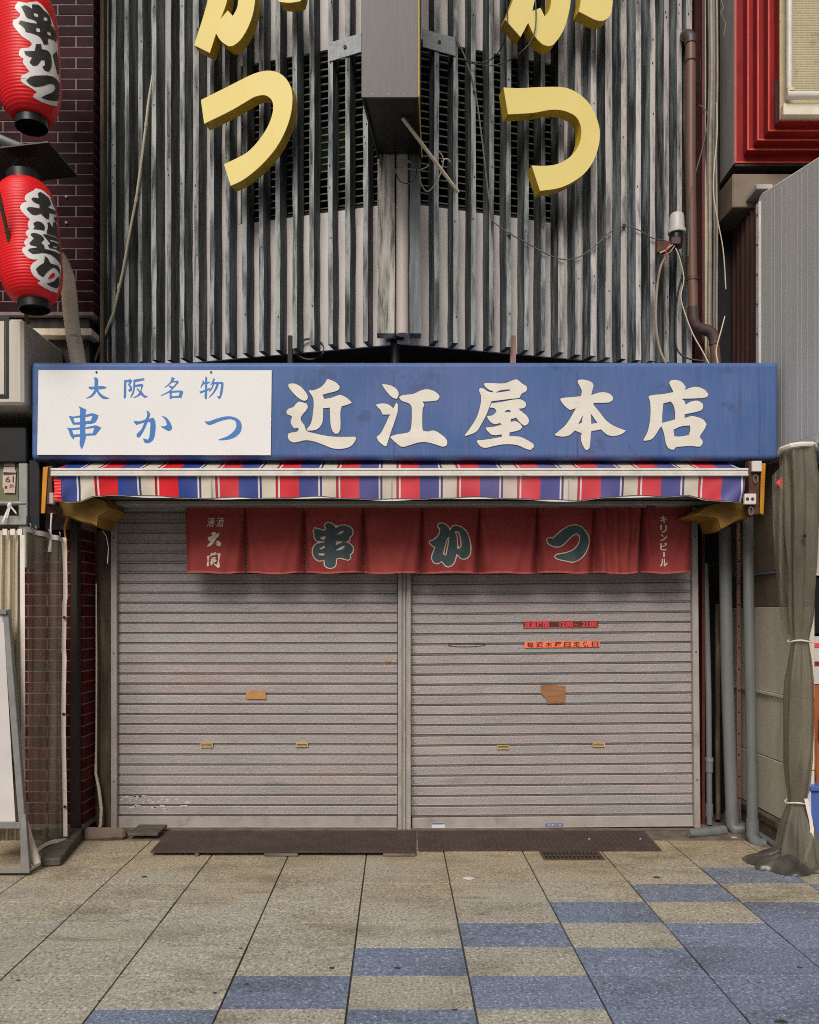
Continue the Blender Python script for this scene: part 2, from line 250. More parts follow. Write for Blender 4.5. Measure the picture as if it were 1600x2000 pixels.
M['strap'] = mat('cream_webbing', [(0.3, (0.68, 0.60, 0.52)), (0.7, (0.80, 0.74, 0.66))], scale=12, rough=0.8, bump=0.2, dirt=[((0.28, 0.18, 0.09), 9, 0.6, 0.75, (1, 1, 0.5), 0.7)])
M['canvas'] = mat('beige_canvas', [(0.3, (0.48, 0.42, 0.30)), (0.7, (0.62, 0.55, 0.42))], scale=4, stretch=(3, 3, 0.3), rough=0.7, bump=0.2, bscale=30)
M['alu'] = mat('grey_aluminium', [(0.3, (0.19, 0.185, 0.175)), (0.7, (0.27, 0.265, 0.255))], scale=9, rough=0.45, metal=0.2)
M['boardwhite'] = mat('off_white_panel', [(0.3, (0.52, 0.48, 0.46)), (0.7, (0.60, 0.56, 0.54))], scale=4, rough=0.5)
M['olive'] = mat('olive_board', [(0.3, (0.12, 0.13, 0.055)), (0.7, (0.17, 0.18, 0.085))], scale=4, rough=0.6)
M['paper'] = mat('pink_paper', [(0.3, (0.50, 0.38, 0.33)), (0.7, (0.60, 0.47, 0.42))], scale=8, rough=0.85)
M['sticker_or'] = mat('orange_red_sticker', [(0.35, (0.85, 0.10, 0.05)), (0.65, (0.90, 0.26, 0.10))], scale=90, rough=0.5, bump=0)
M['sticker_bk'] = mat('black_sticker', [(0.3, (0.03, 0.02, 0.016)), (0.7, (0.07, 0.05, 0.04))], scale=60, rough=0.5, bump=0)
M['sticker_red'] = mat('fluorescent_red_print', [(0.3, (0.88, 0.035, 0.04)), (0.7, (0.95, 0.07, 0.07))], scale=40, rough=0.5, bump=0)
M['sticker_txt'] = mat('dark_red_print', [(0.3, (0.10, 0.01, 0.01)), (0.7, (0.15, 0.012, 0.01))], scale=40, rough=0.5, bump=0)
M['tape'] = mat('brown_parcel_tape', [(0.3, (0.24, 0.105, 0.045)), (0.7, (0.36, 0.175, 0.085))], scale=16, stretch=(0.5, 1, 3), rough=0.35, bump=0.3, bscale=14)
M['tape_or'] = mat('orange_tape', [(0.3, (0.40, 0.18, 0.05)), (0.7, (0.52, 0.27, 0.10))], scale=16, rough=0.5, bump=0.3, bscale=30)
M['label_white'] = mat('white_label', [(0.4, (0.62, 0.60, 0.60)), (0.6, (0.66, 0.64, 0.64))], scale=60, rough=0.5, bump=0)
M['label_blue'] = mat('blue_label_print', [(0.3, (0.10, 0.12, 0.30)), (0.7, (0.14, 0.17, 0.36))], scale=50, rough=0.5, bump=0)
M['orangewood'] = mat('orange_grain_board', [(0.35, (0.05, 0.012, 0.006)), (0.45, (0.33, 0.085, 0.02)), (0.7, (0.42, 0.12, 0.03))], scale=5, stretch=(3, 3, 0.6), rough=0.4)
M['crate'] = mat('blue_plastic_crate', [(0.3, (0.06, 0.11, 0.36)), (0.7, (0.08, 0.14, 0.42))], scale=5, rough=0.4)
M['ribbon'] = mat('white_ribbon', [(0.3, (0.62, 0.58, 0.55)), (0.7, (0.74, 0.70, 0.68))], scale=9, rough=0.7)
M['litter'] = mat('pale_litter', [(0.3, (0.55, 0.53, 0.5)), (0.7, (0.7, 0.68, 0.65))], scale=9, rough=0.8)
M['gum'] = mat('dark_gum_spot', [(0.3, (0.03, 0.027, 0.025)), (0.7, (0.06, 0.055, 0.05))], scale=9, rough=0.8)
M['neon'] = mat('yellow_strip', [(0.3, (0.60, 0.42, 0.03)), (0.7, (0.72, 0.52, 0.06))], scale=9, rough=0.4, bump=0)

# striped awning cloth: colour bands across X
def stripes():
    m = mat('striped_awning_vinyl', [(0.3, (0.5, 0.5, 0.5)), (0.7, (0.55, 0.55, 0.55))], scale=5, rough=0.4, spec=0.2, bump=0.15, bscale=14, bstretch=(2, 1, 0.6))
    n, l = m.node_tree.nodes, m.node_tree.links
    b = n['Principled BSDF']
    tc = [x for x in n if x.type == 'TEX_COORD'][0]
    sx = n.new('ShaderNodeSeparateXYZ'); l.new(tc.outputs['Object'], sx.inputs[0])
    a = n.new('ShaderNodeMath'); a.operation = 'MULTIPLY_ADD'
    per = 118.4 / F * 5.25
    a.inputs[1].default_value = 1 / per
    a.inputs[2].default_value = -(537.5 - CX) / F * 5.25 / per + 40.0
    l.new(sx.outputs['X'], a.inputs[0])
    f = n.new('ShaderNodeMath'); f.operation = 'FRACT'; l.new(a.outputs[0], f.inputs[0])
    r = n.new('ShaderNodeValToRGB'); cr = r.color_ramp; cr.interpolation = 'CONSTANT'
    red, dred, blu, dbl, crm, wht = (0.68, 0.022, 0.03), (0.42, 0.012, 0.02), (0.024, 0.062, 0.27), (0.02, 0.035, 0.15), (0.66, 0.60, 0.48), (0.74, 0.70, 0.66)
    seq = [(0, dred), (20, wht), (33, red), (183, blu), (335, wht), (347, dbl), (365, crm)]
    cr.elements[0].position = 0; cr.elements[0].color = (*seq[0][1], 1)
    cr.elements[1].position = seq[1][0] / 475; cr.elements[1].color = (*seq[1][1], 1)
    for p, c in seq[2:]:
        e = cr.elements.new(p / 475); e.color = (*c, 1)
    l.new(f.outputs[0], r.inputs['Fac'])
    # sun fading and grime
    t = n.new('ShaderNodeTexNoise'); t.inputs['Scale'].default_value = 2.2; t.inputs['Detail'].default_value = 7
    l.new(tc.outputs['Object'], t.inputs['Vector'])
    mr = n.new('ShaderNodeMapRange'); mr.inputs['From Min'].default_value = 0.5; mr.inputs['From Max'].default_value = 0.8; mr.inputs['To Max'].default_value = 0.2
    l.new(t.outputs['Fac'], mr.inputs['Value'])
    m2 = n.new('ShaderNodeMapRange'); m2.inputs['From Min'].default_value = -1.3; m2.inputs['From Max'].default_value = -0.1; m2.inputs['To Max'].default_value = 0.15
    l.new(sx.outputs['X'], m2.inputs['Value'])
    ad = n.new('ShaderNodeMath'); ad.operation = 'ADD'; l.new(mr.outputs[0], ad.inputs[0]); l.new(m2.outputs[0], ad.inputs[1])
    mx = n.new('ShaderNodeMixRGB'); mx.inputs['Color2'].default_value = (0.56, 0.34, 0.40, 1)
    l.new(ad.outputs[0], mx.inputs['Fac']); l.new(r.outputs[0], mx.inputs['Color1'])
    l.new(mx.outputs[0], b.inputs['Base Color'])
    return m
M['stripes'] = stripes()

# ------------------------------------------------------------------ building helpers
class MB:
    def __init__(s): s.v, s.f, s.m = [], [], []
    def add(s, vs, fs, mi=0):
        o = len(s.v)
        s.v += [Vector(v) for v in vs]
        s.f += [tuple(i + o for i in f) for f in fs]
        s.m += [mi] * len(fs)
        return s
    def hexa(s, c, mi=0):   # corners: front-left-bottom, front-right-bottom, front-right-top, front-left-top, then the back four
        return s.add(c, [(0, 1, 2, 3), (5, 4, 7, 6), (4, 0, 3, 7), (1, 5, 6, 2), (3, 2, 6, 7), (4, 5, 1, 0)], mi)
    def box(s, x0, x1, y0, y1, z0, z1, mi=0):
        return s.hexa([(x0, y0, z0), (x1, y0, z0), (x1, y0, z1), (x0, y0, z1), (x0, y1, z0), (x1, y1, z0), (x1, y1, z1), (x0, y1, z1)], mi)
    def pbox(s, px0, px1, py0, py1, D0, D1, mi=0):        # upright box whose front (at depth D0) has this outline
        return s.box(X(px0, D0), X(px1, D0), D0, D1, Z(py1, D0), Z(py0, D0), mi)
    def tube(s, pts, r, n=8, mi=0, cap=True):
        pts = [Vector(p) for p in pts]
        rs = r if isinstance(r, (list, tuple)) else [r] * len(pts)
        rings, up = [], None
        for i, p in enumerate(pts):
            a = pts[max(i - 1, 0)]; b = pts[min(i + 1, len(pts) - 1)]
            t = (b - a).normalized()
            if up is None:
                up = Vector((0, 0, 1)) if abs(t.z) < 0.9 else Vector((1, 0, 0))
            u = (up - t * up.dot(t))
            if u.length < 1e-5: u = t.orthogonal()
            u.normalize(); up = u
            v = t.cross(u)
            rings.append([p + (u * math.cos(2 * math.pi * k / n) + v * math.sin(2 * math.pi * k / n)) * rs[i] for k in range(n)])
        vs = [q for rg in rings for q in rg]
        fs = [(i * n + k, i * n + (k + 1) % n, (i + 1) * n + (k + 1) % n, (i + 1) * n + k) for i in range(len(pts) - 1) for k in range(n)]
        if cap: fs += [tuple(range(n))[::-1], tuple(range((len(pts) - 1) * n, len(pts) * n))]
        return s.add(vs, fs, mi)
    def grid(s, fn, nu, nv, mi=0):
        vs = [fn(i / nu, j / nv) for j in range(nv + 1) for i in range(nu + 1)]
        fs = [(j * (nu + 1) + i, j * (nu + 1) + i + 1, (j + 1) * (nu + 1) + i + 1, (j + 1) * (nu + 1) + i) for j in range(nv) for i in range(nu)]
        return s.add(vs, fs, mi)
    def prism(s, loops, mapf, back=None, mi=0, mside=None):
        """flat outline (with holes) mapped by mapf; with a back vector it becomes a solid with side walls"""
        tri = tessellate_polygon([[Vector((p[0], p[1], 0)) for p in lp] for lp in loops])
        flat = [p for lp in loops for p in lp]
        vs = [Vector(mapf(*p)) for p in flat]
        n = len(vs)
        fs = []
        for t in tri:                                   # face the viewer (-y side)
            a, b, c = (Vector((flat[i][0], -flat[i][1])) for i in t)
            area = (b - a).x * (c - a).y - (b - a).y * (c - a).x
            fs.append(t if area > 0 else t[::-1])
        if back is None: return s.add(vs, fs, mi)
        bk = Vector(back)
        o = len(s.v)
        s.add(vs + [v + bk for v in vs], fs + [tuple(i + n for i in f[::-1]) for f in fs], mi)
        k = 0
        side = []
        for lp in loops:
            m = len(lp)
            for i in range(m):
                a, b = k + i, k + (i + 1) % m
                side.append((a, b, b + n, a + n))
            k += m
        s.f += [tuple(i + o for i in f) for f in side]
        s.m += [mi if mside is None else mside] * len(side)
        return s

def wloc(o):
    v = Vector((0, 0, 0))
    while o is not None:
        v += o.location; o = o.parent
    return v
def tag(o, label=None, cat=None, group=None, kind=None):
    if label: o['label'] = label
    if cat: o['category'] = cat
    if group: o['group'] = group
    if kind: o['kind'] = kind
    return o
def thing(name, label, cat, loc=(0, 0, 0), group=None):
    o = bpy.data.objects.new(name, None); C.objects.link(o)
    o.location = loc; o.empty_display_size = 0.1
    return tag(o, label, cat, group)
def mesh_of(name, mb, mats, off=Vector((0, 0, 0)), bevel=0, smooth=False, sharp=40, tri_long=0):
    me = bpy.data.meshes.new(name)
    me.from_pydata([v - off for v in mb.v], [], mb.f)
    for m in (mats if isinstance(mats, (list, tuple)) else [mats]): me.materials.append(M[m])
    for p, mi in zip(me.polygons, mb.m): p.material_index = mi
    bm = bmesh.new(); bm.from_mesh(me)
    bmesh.ops.recalc_face_normals(bm, faces=bm.faces)
    if bevel:
        es = [e for e in bm.edges if len(e.link_faces) == 2 and e.calc_face_angle(0) > R(35)]
        bmesh.ops.bevel(bm, geom=es, offset=bevel, segments=1, affect='EDGES', clamp_overlap=True)
    if smooth:
        for f in bm.faces: f.smooth = True
        for e in bm.edges:
            if len(e.link_faces) == 2 and e.calc_face_angle(0) > R(sharp): e.smooth = False
    bm.to_mesh(me); bm.free()
    return me
def part(name, mb, mats, parent=None, label=None, bevel=0, smooth=False, sharp=40, kind=None):
    off = wloc(parent) if parent else Vector((0, 0, 0))
    o = bpy.data.objects.new(name, mesh_of(name, mb, mats, off, bevel, smooth, sharp)); C.objects.link(o)
    if parent: o.parent = parent
    return tag(o, label, kind=kind)
def single(name, mb, mats, label, cat, loc=None, group=None, **k):       # a thing that is one mesh
    vs = mb.v
    if loc is None:
        loc = Vector((sum(v.x for v in vs) / len(vs), sum(v.y for v in vs) / len(vs), min(v.z for v in vs)))
    o = bpy.data.objects.new(name, mesh_of(name, mb, mats, Vector(loc), **k)); C.objects.link(o)
    o.location = loc
    return tag(o, label, cat, group)
def piece(name, me, parent, loc, rz=0):                        # one more of many alike pieces, sharing its mesh
    o = bpy.data.objects.new(name, me); C.objects.link(o)
    o.parent = parent; o.location = Vector(loc) - wloc(parent); o.rotation_euler = (0, 0, rz)
    return o

def smooth_loop(pts, sub=3, corner=50):
    n = len(pts); P = [Vector(p) for p in pts]; out = []
    def iscorner(i):
        a = P[i] - P[i - 1]; b = P[(i + 1) % n] - P[i]
        return a.length < 1e-6 or b.length < 1e-6 or a.angle(b) > R(corner)
    cn = [iscorner(i) for i in range(n)]
    for i in range(n):
        p0, p1, p2, p3 = P[i - 1], P[i], P[(i + 1) % n], P[(i + 2) % n]
        seg = p2 - p1
        def tan(p, q, is_c):
            if is_c: return seg * 0.9
            t = q - p
            return t.normalized() * seg.length if t.length > 1e-6 else seg
        t1 = tan(p0, p2, cn[i]); t2 = tan(p1, p3, cn[(i + 1) % n])
        for k in range(sub):
            t = k / sub; t2_, t3 = t * t, t * t * t
            q = p1 * (2 * t3 - 3 * t2_ + 1) + t1 * (t3 - 2 * t2_ + t) + p2 * (-2 * t3 + 3 * t2_) + t2 * (t3 - t2_)
            out.append((q.x, q.y))
    return out
def offset_loop(lp, d):          # d > 0 grows a loop, whichever way it winds
    n = len(lp); P = [Vector(p) for p in lp]
    ar = sum(P[i - 1].x * P[i].y - P[i].x * P[i - 1].y for i in range(n))
    s = 1 if ar > 0 else -1
    out = []
    for i in range(n):
        t = (P[(i + 1) % n] - P[i - 1])
        if t.length < 1e-6: out.append(lp[i]); continue
        t.normalize()
        out.append((P[i].x + s * d * t.y, P[i].y - s * d * t.x))
    return out
def conv(pts, ox, oy, k): return [(ox + x * k, oy + y * k) for x, y in pts]
def glyph(loops, ox, oy, k, sub=3): return [smooth_loop(conv(lp, ox, oy, k), sub) for lp in loops]

def fine(loops, mapf, step):
    """outline filled with small triangles, so that it can follow a curved surface; step is in the outline's own units"""
    tri = tessellate_polygon([[Vector((p[0], p[1], 0)) for p in lp] for lp in loops])
    flat = [p for lp in loops for p in lp]
    bm = bmesh.new()
    vs = [bm.verts.new((p[0], p[1], 0)) for p in flat]
    for t in tri:
        try: bm.faces.new([vs[i] for i in t])
        except ValueError: pass
    for _ in range(7):
        es = [e for e in bm.edges if e.calc_length() > step]
        if not es: break
        bmesh.ops.subdivide_edges(bm, edges=es, cuts=1)
        bmesh.ops.triangulate(bm, faces=bm.faces[:])
    bm.verts.index_update()
    mb = MB()
    fs = []
    for f in bm.faces:
        q = [v.index for v in f.verts]
        a, b, c = (Vector((bm.verts[i].co.x, -bm.verts[i].co.y)) if False else f.verts[j].co for j, i in enumerate(q[:3]))
        area = (b.x - a.x) * (c.y - a.y) - (b.y - a.y) * (c.x - a.x)
        fs.append(tuple(q) if area < 0 else tuple(q[::-1]))
    mb.add([mapf(v.co.x, v.co.y) for v in bm.verts], fs)
    bm.free()
    return mb

_text_cache = {}
def text2d(body, bold=0.0, shear=0.0):
    k = (body, bold, shear)
    if k not in _text_cache:
        c = bpy.data.curves.new('lettering', 'FONT'); c.body = body; c.offset = bold; c.shear = shear; c.resolution_u = 3
        o = bpy.data.objects.new('lettering', c); C.objects.link(o)
        bpy.context.view_layer.update()
        me = bpy.data.meshes.new_from_object(o.evaluated_get(bpy.context.evaluated_depsgraph_get()))
        vs = [(v.co.x, v.co.y) for v in me.vertices]; fs = [tuple(p.vertices) for p in me.polygons]
        bpy.data.objects.remove(o); bpy.data.curves.remove(c); bpy.data.meshes.remove(me)
        _text_cache[k] = (vs, fs)
    return _text_cache[k]
def text_mb(mb, body, box, mapf, bold=0.0, shear=0.0, mi=0):
    vs, fs = text2d(body, bold, shear)
    x0, x1 = min(v[0] for v in vs), max(v[0] for v in vs); y0, y1 = min(v[1] for v in vs), max(v[1] for v in vs)
    bx0, by0, bx1, by1 = box
    mb.add([mapf(bx0 + (v[0] - x0) / (x1 - x0) * (bx1 - bx0), by1 - (v[1] - y0) / (y1 - y0) * (by1 - by0)) for v in vs], fs, mi)
    return mb

# ================================================================== ground
xs = [-4.24, -3.73, -3.22, -2.71, -2.20, -1.68, -1.19, -0.697, -0.195, 0.308, 0.822, 1.341, 1.855, 2.365, 2.875, 3.385, 3.895, 4.405]
D0, DR = 3.215, 0.30
def sheet(name, x0, x1, y0, y1, z, m):
    return tag(part(name, MB().add([(x0, y0, z), (x1, y0, z), (x1, y1, z), (x0, y1, z)], [(0, 1, 2, 3)]), m), kind='structure')
sheet('street', -80, 80, -80, 80, -0.04, 'street')
pav = part('pavement', MB().box(-4.26, 4.42, 0.8, 6.75, -0.03, -0.010), 'grout'); tag(pav, kind='structure')
tiles = {}
for c in range(len(xs) - 1):
    for r in range(-6, 9):
        x0, x1 = xs[c] + 0.004, xs[c + 1] - 0.004
        y0, y1 = D0 + DR * r + 0.0012 - 0.30, D0 + DR * (r + 1) - 0.0012 - 0.30
        ci = c - 8
        blue = (ci == r - 2) or (ci >= r and not (r == 0 and ci == 1))
        if r < 0: blue = (ci + r) % 2 == 0 and ci >= -3 - (-r)
        key = (round(x1 - x0, 3), blue)
        if key not in tiles:
            hx, hy = (x1 - x0) / 2, (y1 - y0) / 2
            tiles[key] = mesh_of('paving_tile', MB().box(-hx, hx, -hy, hy, -0.03, 0), 'tile_blue' if blue else 'tile', bevel=0.0011)
        o = piece('paving_tile', tiles[key], pav, ((x0 + x1) / 2, (y0 + y1) / 2, random.uniform(-0.0015, 0.0015)), R(random.uniform(-0.12, 0.12)))
        if r < 9 and y1 > 5.9 and False: pass
# the last strip up to the building
kerb = part('foundation_strip', MB().box(-2.35, 2.62, 5.62, 6.4, -0.03, 0.002), 'concrete'); tag(kerb, kind='structure')

# gum, litter
mb = MB()
def blot(px, py, wpx, hpx, z=0.0025):
    D = F * EYE / (py - CY); c = W(px, py, D); n = 14
    vs = [(c.x + wpx / 2 / F * D * math.cos(k * 2 * math.pi / n) * random.uniform(0.75, 1.15), D + hpx / 2 / F * D * D / EYE * math.sin(k * 2 * math.pi / n) * random.uniform(0.75, 1.15), z) for k in range(n)]
    return [(v[0], v[1], 0.0012) for v in vs] + [(c.x + (v[0] - c.x) * 0.8, D + (v[1] - D) * 0.8, z) for v in vs], n
gums = [(648, 1891, 13, 4), (777, 1891, 13, 4), (482, 1923, 12, 4), (888, 1973, 14, 4), (1526, 1996, 26, 9), (1562, 1890, 11, 4), (282, 1713, 12, 4), (1283, 1714, 15, 4), (195, 1955, 8, 3), (35, 1915, 9, 3), (470, 1853, 8, 3), (420, 1940, 9, 3)]
gum_where = ['on the beige slab just left of the middle blue tile', 'on the blue tile nearest the centre joint', 'on the blue tile left of centre, near the front', 'on the front blue tile beside the central joint', 'at the very front edge in the right hand blue field', 'in the right hand blue field near the frame edge', 'on the beige paving left of the steel ramps', 'on the beige slab just behind the second blue diagonal', 'at front left, nearest the bottom edge', 'at far left edge of the paving', 'on the beige slabs left of centre, furthest back of its column', 'on the beige slab before the left blue tiles, small one']
for i, (px, py, a, b) in enumerate(gums):
    vs, n = blot(px, py, a, b)
    single('gum_spot', MB().add(vs, [tuple(range(n, 2 * n))] + [(k, (k + 1) % n, n + (k + 1) % n, n + k) for k in range(n)]), 'gum',
           'dark gum spot ' + gum_where[i], 'gum spot', group='gum spots on the paving')

# ================================================================== shop building
shop = thing('shop_building', 'shop building with dark recess behind the slatted front and rolling shutters', 'building', (0, 6.3, 0))
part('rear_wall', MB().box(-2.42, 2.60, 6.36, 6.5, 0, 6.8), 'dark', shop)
_sl, _sr, _sc = wing(200, 900, -1, -0.15), wing(1352, 900, 1, -0.15), (0.034, 5.62)
mb = MB()
_o = [(_sl.x, _sl.y), (_sc[0], _sc[1]), (_sr.x, _sr.y), (_sr.x, 6.355), (_sl.x, 6.355)]
mb.add([(a, b, 3.42) for a, b in _o] + [(a, b, 3.46) for a, b in _o], [(0, 1, 2, 3, 4), (9, 8, 7, 6, 5)] + [(i, (i + 1) % 5, 5 + (i + 1) % 5, 5 + i) for i in range(5)])
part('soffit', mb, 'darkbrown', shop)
part('shutter_housing', MB().box(-2.12, 2.22, 5.56, 6.35, 2.294, 2.98), 'housing', shop, bevel=0.006)
part('housing_lip', MB().box(-2.12, 2.22, 5.553, 5.5595, 2.318, 2.326), 'darkbrown', shop)
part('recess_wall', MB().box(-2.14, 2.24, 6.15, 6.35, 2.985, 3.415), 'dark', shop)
part('side_wall', MB().box(2.245, 2.265, 6.02, 6.355, 0.0, 6.8), 'maroon', shop)
part('side_wall', MB().box(-2.16, -2.13, 6.0, 6.355, 0, 3.415), 'darkbrown', shop)
part('threshold', MB().box(-2.1, 2.26, 5.86, 6.2, 0.003, 0.006), 'concrete', shop, bevel=0.004)
# strut posts holding the sign, seen in the dark gap above it
part('strut', MB().pbox(562, 571, 655, 715, 5.72, 5.75), 'darkbrown', shop)
part('strut', MB().pbox(997, 1008, 655, 715, 5.72, 5.75), 'pinksteel', shop)
part('drain_socket', MB().tube([W(772, 655, 5.62), W(772, 668, 5.62), W(772, 669, 5.62), W(772, 715, 5.62)], [0.066, 0.066, 0.036, 0.036], 14), 'gloss_black', shop, smooth=True)

# ------------------------------------------------------------------ slatted front
fac = thing('slatted_facade', 'weathered grey wooden slats standing as a shallow wedge above the blue sign', 'facade', (0.034, 5.46, 3.393))
ZB, ZT = 3.393, 6.75
SD = 0.122
def plank_mesh(wd, dp, seed, mats, h=ZT - ZB, nz=22, jit=0.0022):
    rnd = random.Random(seed)
    mb = MB(); vs = []
    for k in range(nz + 1):
        z = h * k / nz
        j = [rnd.uniform(-jit, jit) for _ in range(4)]
        bow = 0.0012 * math.sin(k * 0.55 + seed)
        vs += [(-wd / 2 + j[0] + bow, j[1], z), (wd / 2 + j[2] + bow, j[1] * 0.6, z), (wd / 2 + j[2] + bow, dp, z), (-wd / 2 + j[0] + bow, dp, z)]
    fs, ms = [], []
    for k in range(nz):
        a, b = 4 * k, 4 * k + 4
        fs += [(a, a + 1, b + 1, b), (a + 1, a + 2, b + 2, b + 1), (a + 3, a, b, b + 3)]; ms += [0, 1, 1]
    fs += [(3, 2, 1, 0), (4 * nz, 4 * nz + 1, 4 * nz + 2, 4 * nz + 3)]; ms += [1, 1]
    mb.add(vs, fs); mb.m = ms
    for k in range(5):                                   # nail heads
        zc, xc = rnd.uniform(0.05, h - 0.1), rnd.uniform(-wd / 4, wd / 4); q = 0.0032
        mb.box(xc - q, xc + q, -0.0045, 0.002, zc - q * 1.6, zc + q * 1.6, 2)
    return mesh_of('wooden_slat', mb, mats, bevel=0)
left_px = [207.5, 222, 247.5, 274, 301, 330, 356, 384, 414, 444, 478, 510.5, 542.5, 576, 609, 645.5, 679, 714]
right_px = [853, 890.5, 925, 960.5, 994, 1029, 1061, 1096, 1129, 1159, 1188, 1218, 1247, 1275, 1302, 1327, 1346]
variants = {}
for side, lst in ((-1, left_px), (1, right_px)):
    for i, px in enumerate(lst):
        outer = side > 0 and px > 1080
        key = (side, outer, i % 4)
        wd = 0.034 if not outer else 0.042
        if key not in variants:
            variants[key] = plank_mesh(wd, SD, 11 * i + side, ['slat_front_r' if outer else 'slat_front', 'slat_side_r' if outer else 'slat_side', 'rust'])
        p = wing(px, 900, side); p.z = ZB + random.uniform(-0.006, 0.006)
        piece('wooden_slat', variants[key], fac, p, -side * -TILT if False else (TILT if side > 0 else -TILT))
# boards behind the slats, with the louvred window left open
def wingbox(mb, px0, px1, z0, z1, side, o0, o1):
    a, b = wing(px0, 900, side, -o0), wing(px1, 900, side, -o0)
    n = Vector((side * SA, -CA, 0)) * -(o1 - o0)
    c = [Vector((a.x, a.y, z0)), Vector((b.x, b.y, z0)), Vector((b.x, b.y, z1)), Vector((a.x, a.y, z1))]
    return mb.hexa(c + [v + n for v in c])
LZ0, LZ1 = 4.36, 5.50
for side, pa, pb, wa, wb in ((-1, 200, 776, 470, 738), (1, 776, 1352, 822, 1085)):
    part('wall_board', wingbox(MB(), pa, pb, ZB + 0.004, LZ0, side, SD, SD + 0.02), 'panel', fac)
    part('wall_board', wingbox(MB(), pa, pb, LZ1, ZT, side, SD, SD + 0.02), 'panel', fac)
    if side < 0: part('wall_board', wingbox(MB(), pa, wa, LZ0 + 0.002, LZ1 - 0.002, side, SD, SD + 0.02), 'panel', fac)
    else: part('wall_board', wingbox(MB(), wb, pb, LZ0 + 0.002, LZ1 - 0.002, side, SD, SD + 0.02), 'panel', fac)
    fr = wingbox(MB(), wa, wb, LZ0, LZ0 + 0.03, side, SD + 0.022, SD + 0.09)
    wingbox(fr, wa, wb, LZ1 - 0.03, LZ1, side, SD + 0.022, SD + 0.09)
    wingbox(fr, wa - 10, wb + 10, LZ0 - 0.05, LZ1 + 0.05, side, SD + 0.22, SD + 0.23)
    win = part('louvre_window', fr, 'dark', fac)
    a, b = wing(wa, 900, side, -SD - 0.03), wing(wb, 900, side, -SD - 0.03)
    L = (Vector((b.x - a.x, b.y - a.y))).length
    bl = mesh_of('louvre_blade', MB().hexa([(-L / 2, 0, 0), (L / 2, 0, 0), (L / 2, -0.002, 0.007), (-L / 2, -0.002, 0.007), (-L / 2, 0.055, 0.026), (L / 2, 0.055, 0.026), (L / 2, 0.051, 0.036), (-L / 2, 0.051, 0.036)]), 'louvre')
    z = LZ0 + 0.045
    while z < LZ1 - 0.05:
        piece('louvre_blade', bl, win, ((a.x + b.x) / 2, (a.y + b.y) / 2, z + random.uniform(-0.003, 0.003)), TILT if side > 0 else -TILT)
        z += 0.0515
    if side < 0:
        part('green_board', wingbox(MB(), 622, 684, 4.70, 5.02, side, SD + 0.10, SD + 0.11), 'green', fac)
# the boards and round pole along the ridge
def ridge_board(px0, px1, m, o=0.0, y=5.43):
    mb = MB(); x0, x1 = X(px0, y), X(px1, y); nz = 18; h = ZT - ZB
    rnd = random.Random(px0); vs = []; fs = []
    for k in range(nz + 1):
        zz = ZB + 0.02 + h * k / nz; j = [rnd.uniform(-0.003, 0.003) for _ in range(3)]
        vs += [(x0 + j[0], y + j[2], zz), (x1 + j[1], y + j[2], zz), (x1 + j[1], y + 0.10, zz), (x0 + j[0], y + 0.10, zz)]
    for k in range(nz):
        q = 4 * k
        fs += [(q, q + 1, q + 5, q + 4), (q + 1, q + 2, q + 6, q + 5), (q + 3, q, q + 4, q + 7)]
    fs += [(3, 2, 1, 0)]
    mb.add(vs, fs)
    return part('ridge_board', mb, m, fac)
M['ridgewood'] = mat('peeling_ridge_board', [(0.40, (0.035, 0.033, 0.028)), (0.47, (0.26, 0.25, 0.22)), (0.55, (0.46, 0.435, 0.385)), (0.75, (0.55, 0.52, 0.46))], scale=12, stretch=(1.5, 1, 0.12), detail=9, rough=0.75, bump=0.4, bscale=40, nrough=0.7)
M['ridgegrey'] = mat('grey_ridge_board', [(0.33, (0.03, 0.034, 0.037)), (0.45, (0.12, 0.13, 0.14)), (0.65, (0.24, 0.26, 0.27))], scale=12, stretch=(1.5, 1, 0.12), detail=9, rough=0.75, bump=0.4, bscale=40, nrough=0.7)
ridge_board(737, 771, 'ridgewood'); ridge_board(800, 822, 'ridgegrey')
M['polecol'] = mat('pinkish_pole', [(0.3, (0.40, 0.345, 0.31)), (0.7, (0.54, 0.475, 0.43))], scale=4, stretch=(1, 1, 0.3), rough=0.5, dirt=[((0.2, 0.16, 0.13), 9, 0.6, 0.8, (1, 1, 0.3), 0.7)])
part('ridge_pole', MB().tube([(X(786, 5.45), 5.455, ZB + 0.02), (X(786, 5.45), 5.455, ZT)], 0.042, 16), 'polecol', fac, smooth=True)
# left edge trim
part('edge_trim', MB().box(X(197, 6.0), X(204, 6.0), 5.98, 6.08, ZB - 0.1, ZT), 'rustpost', fac)

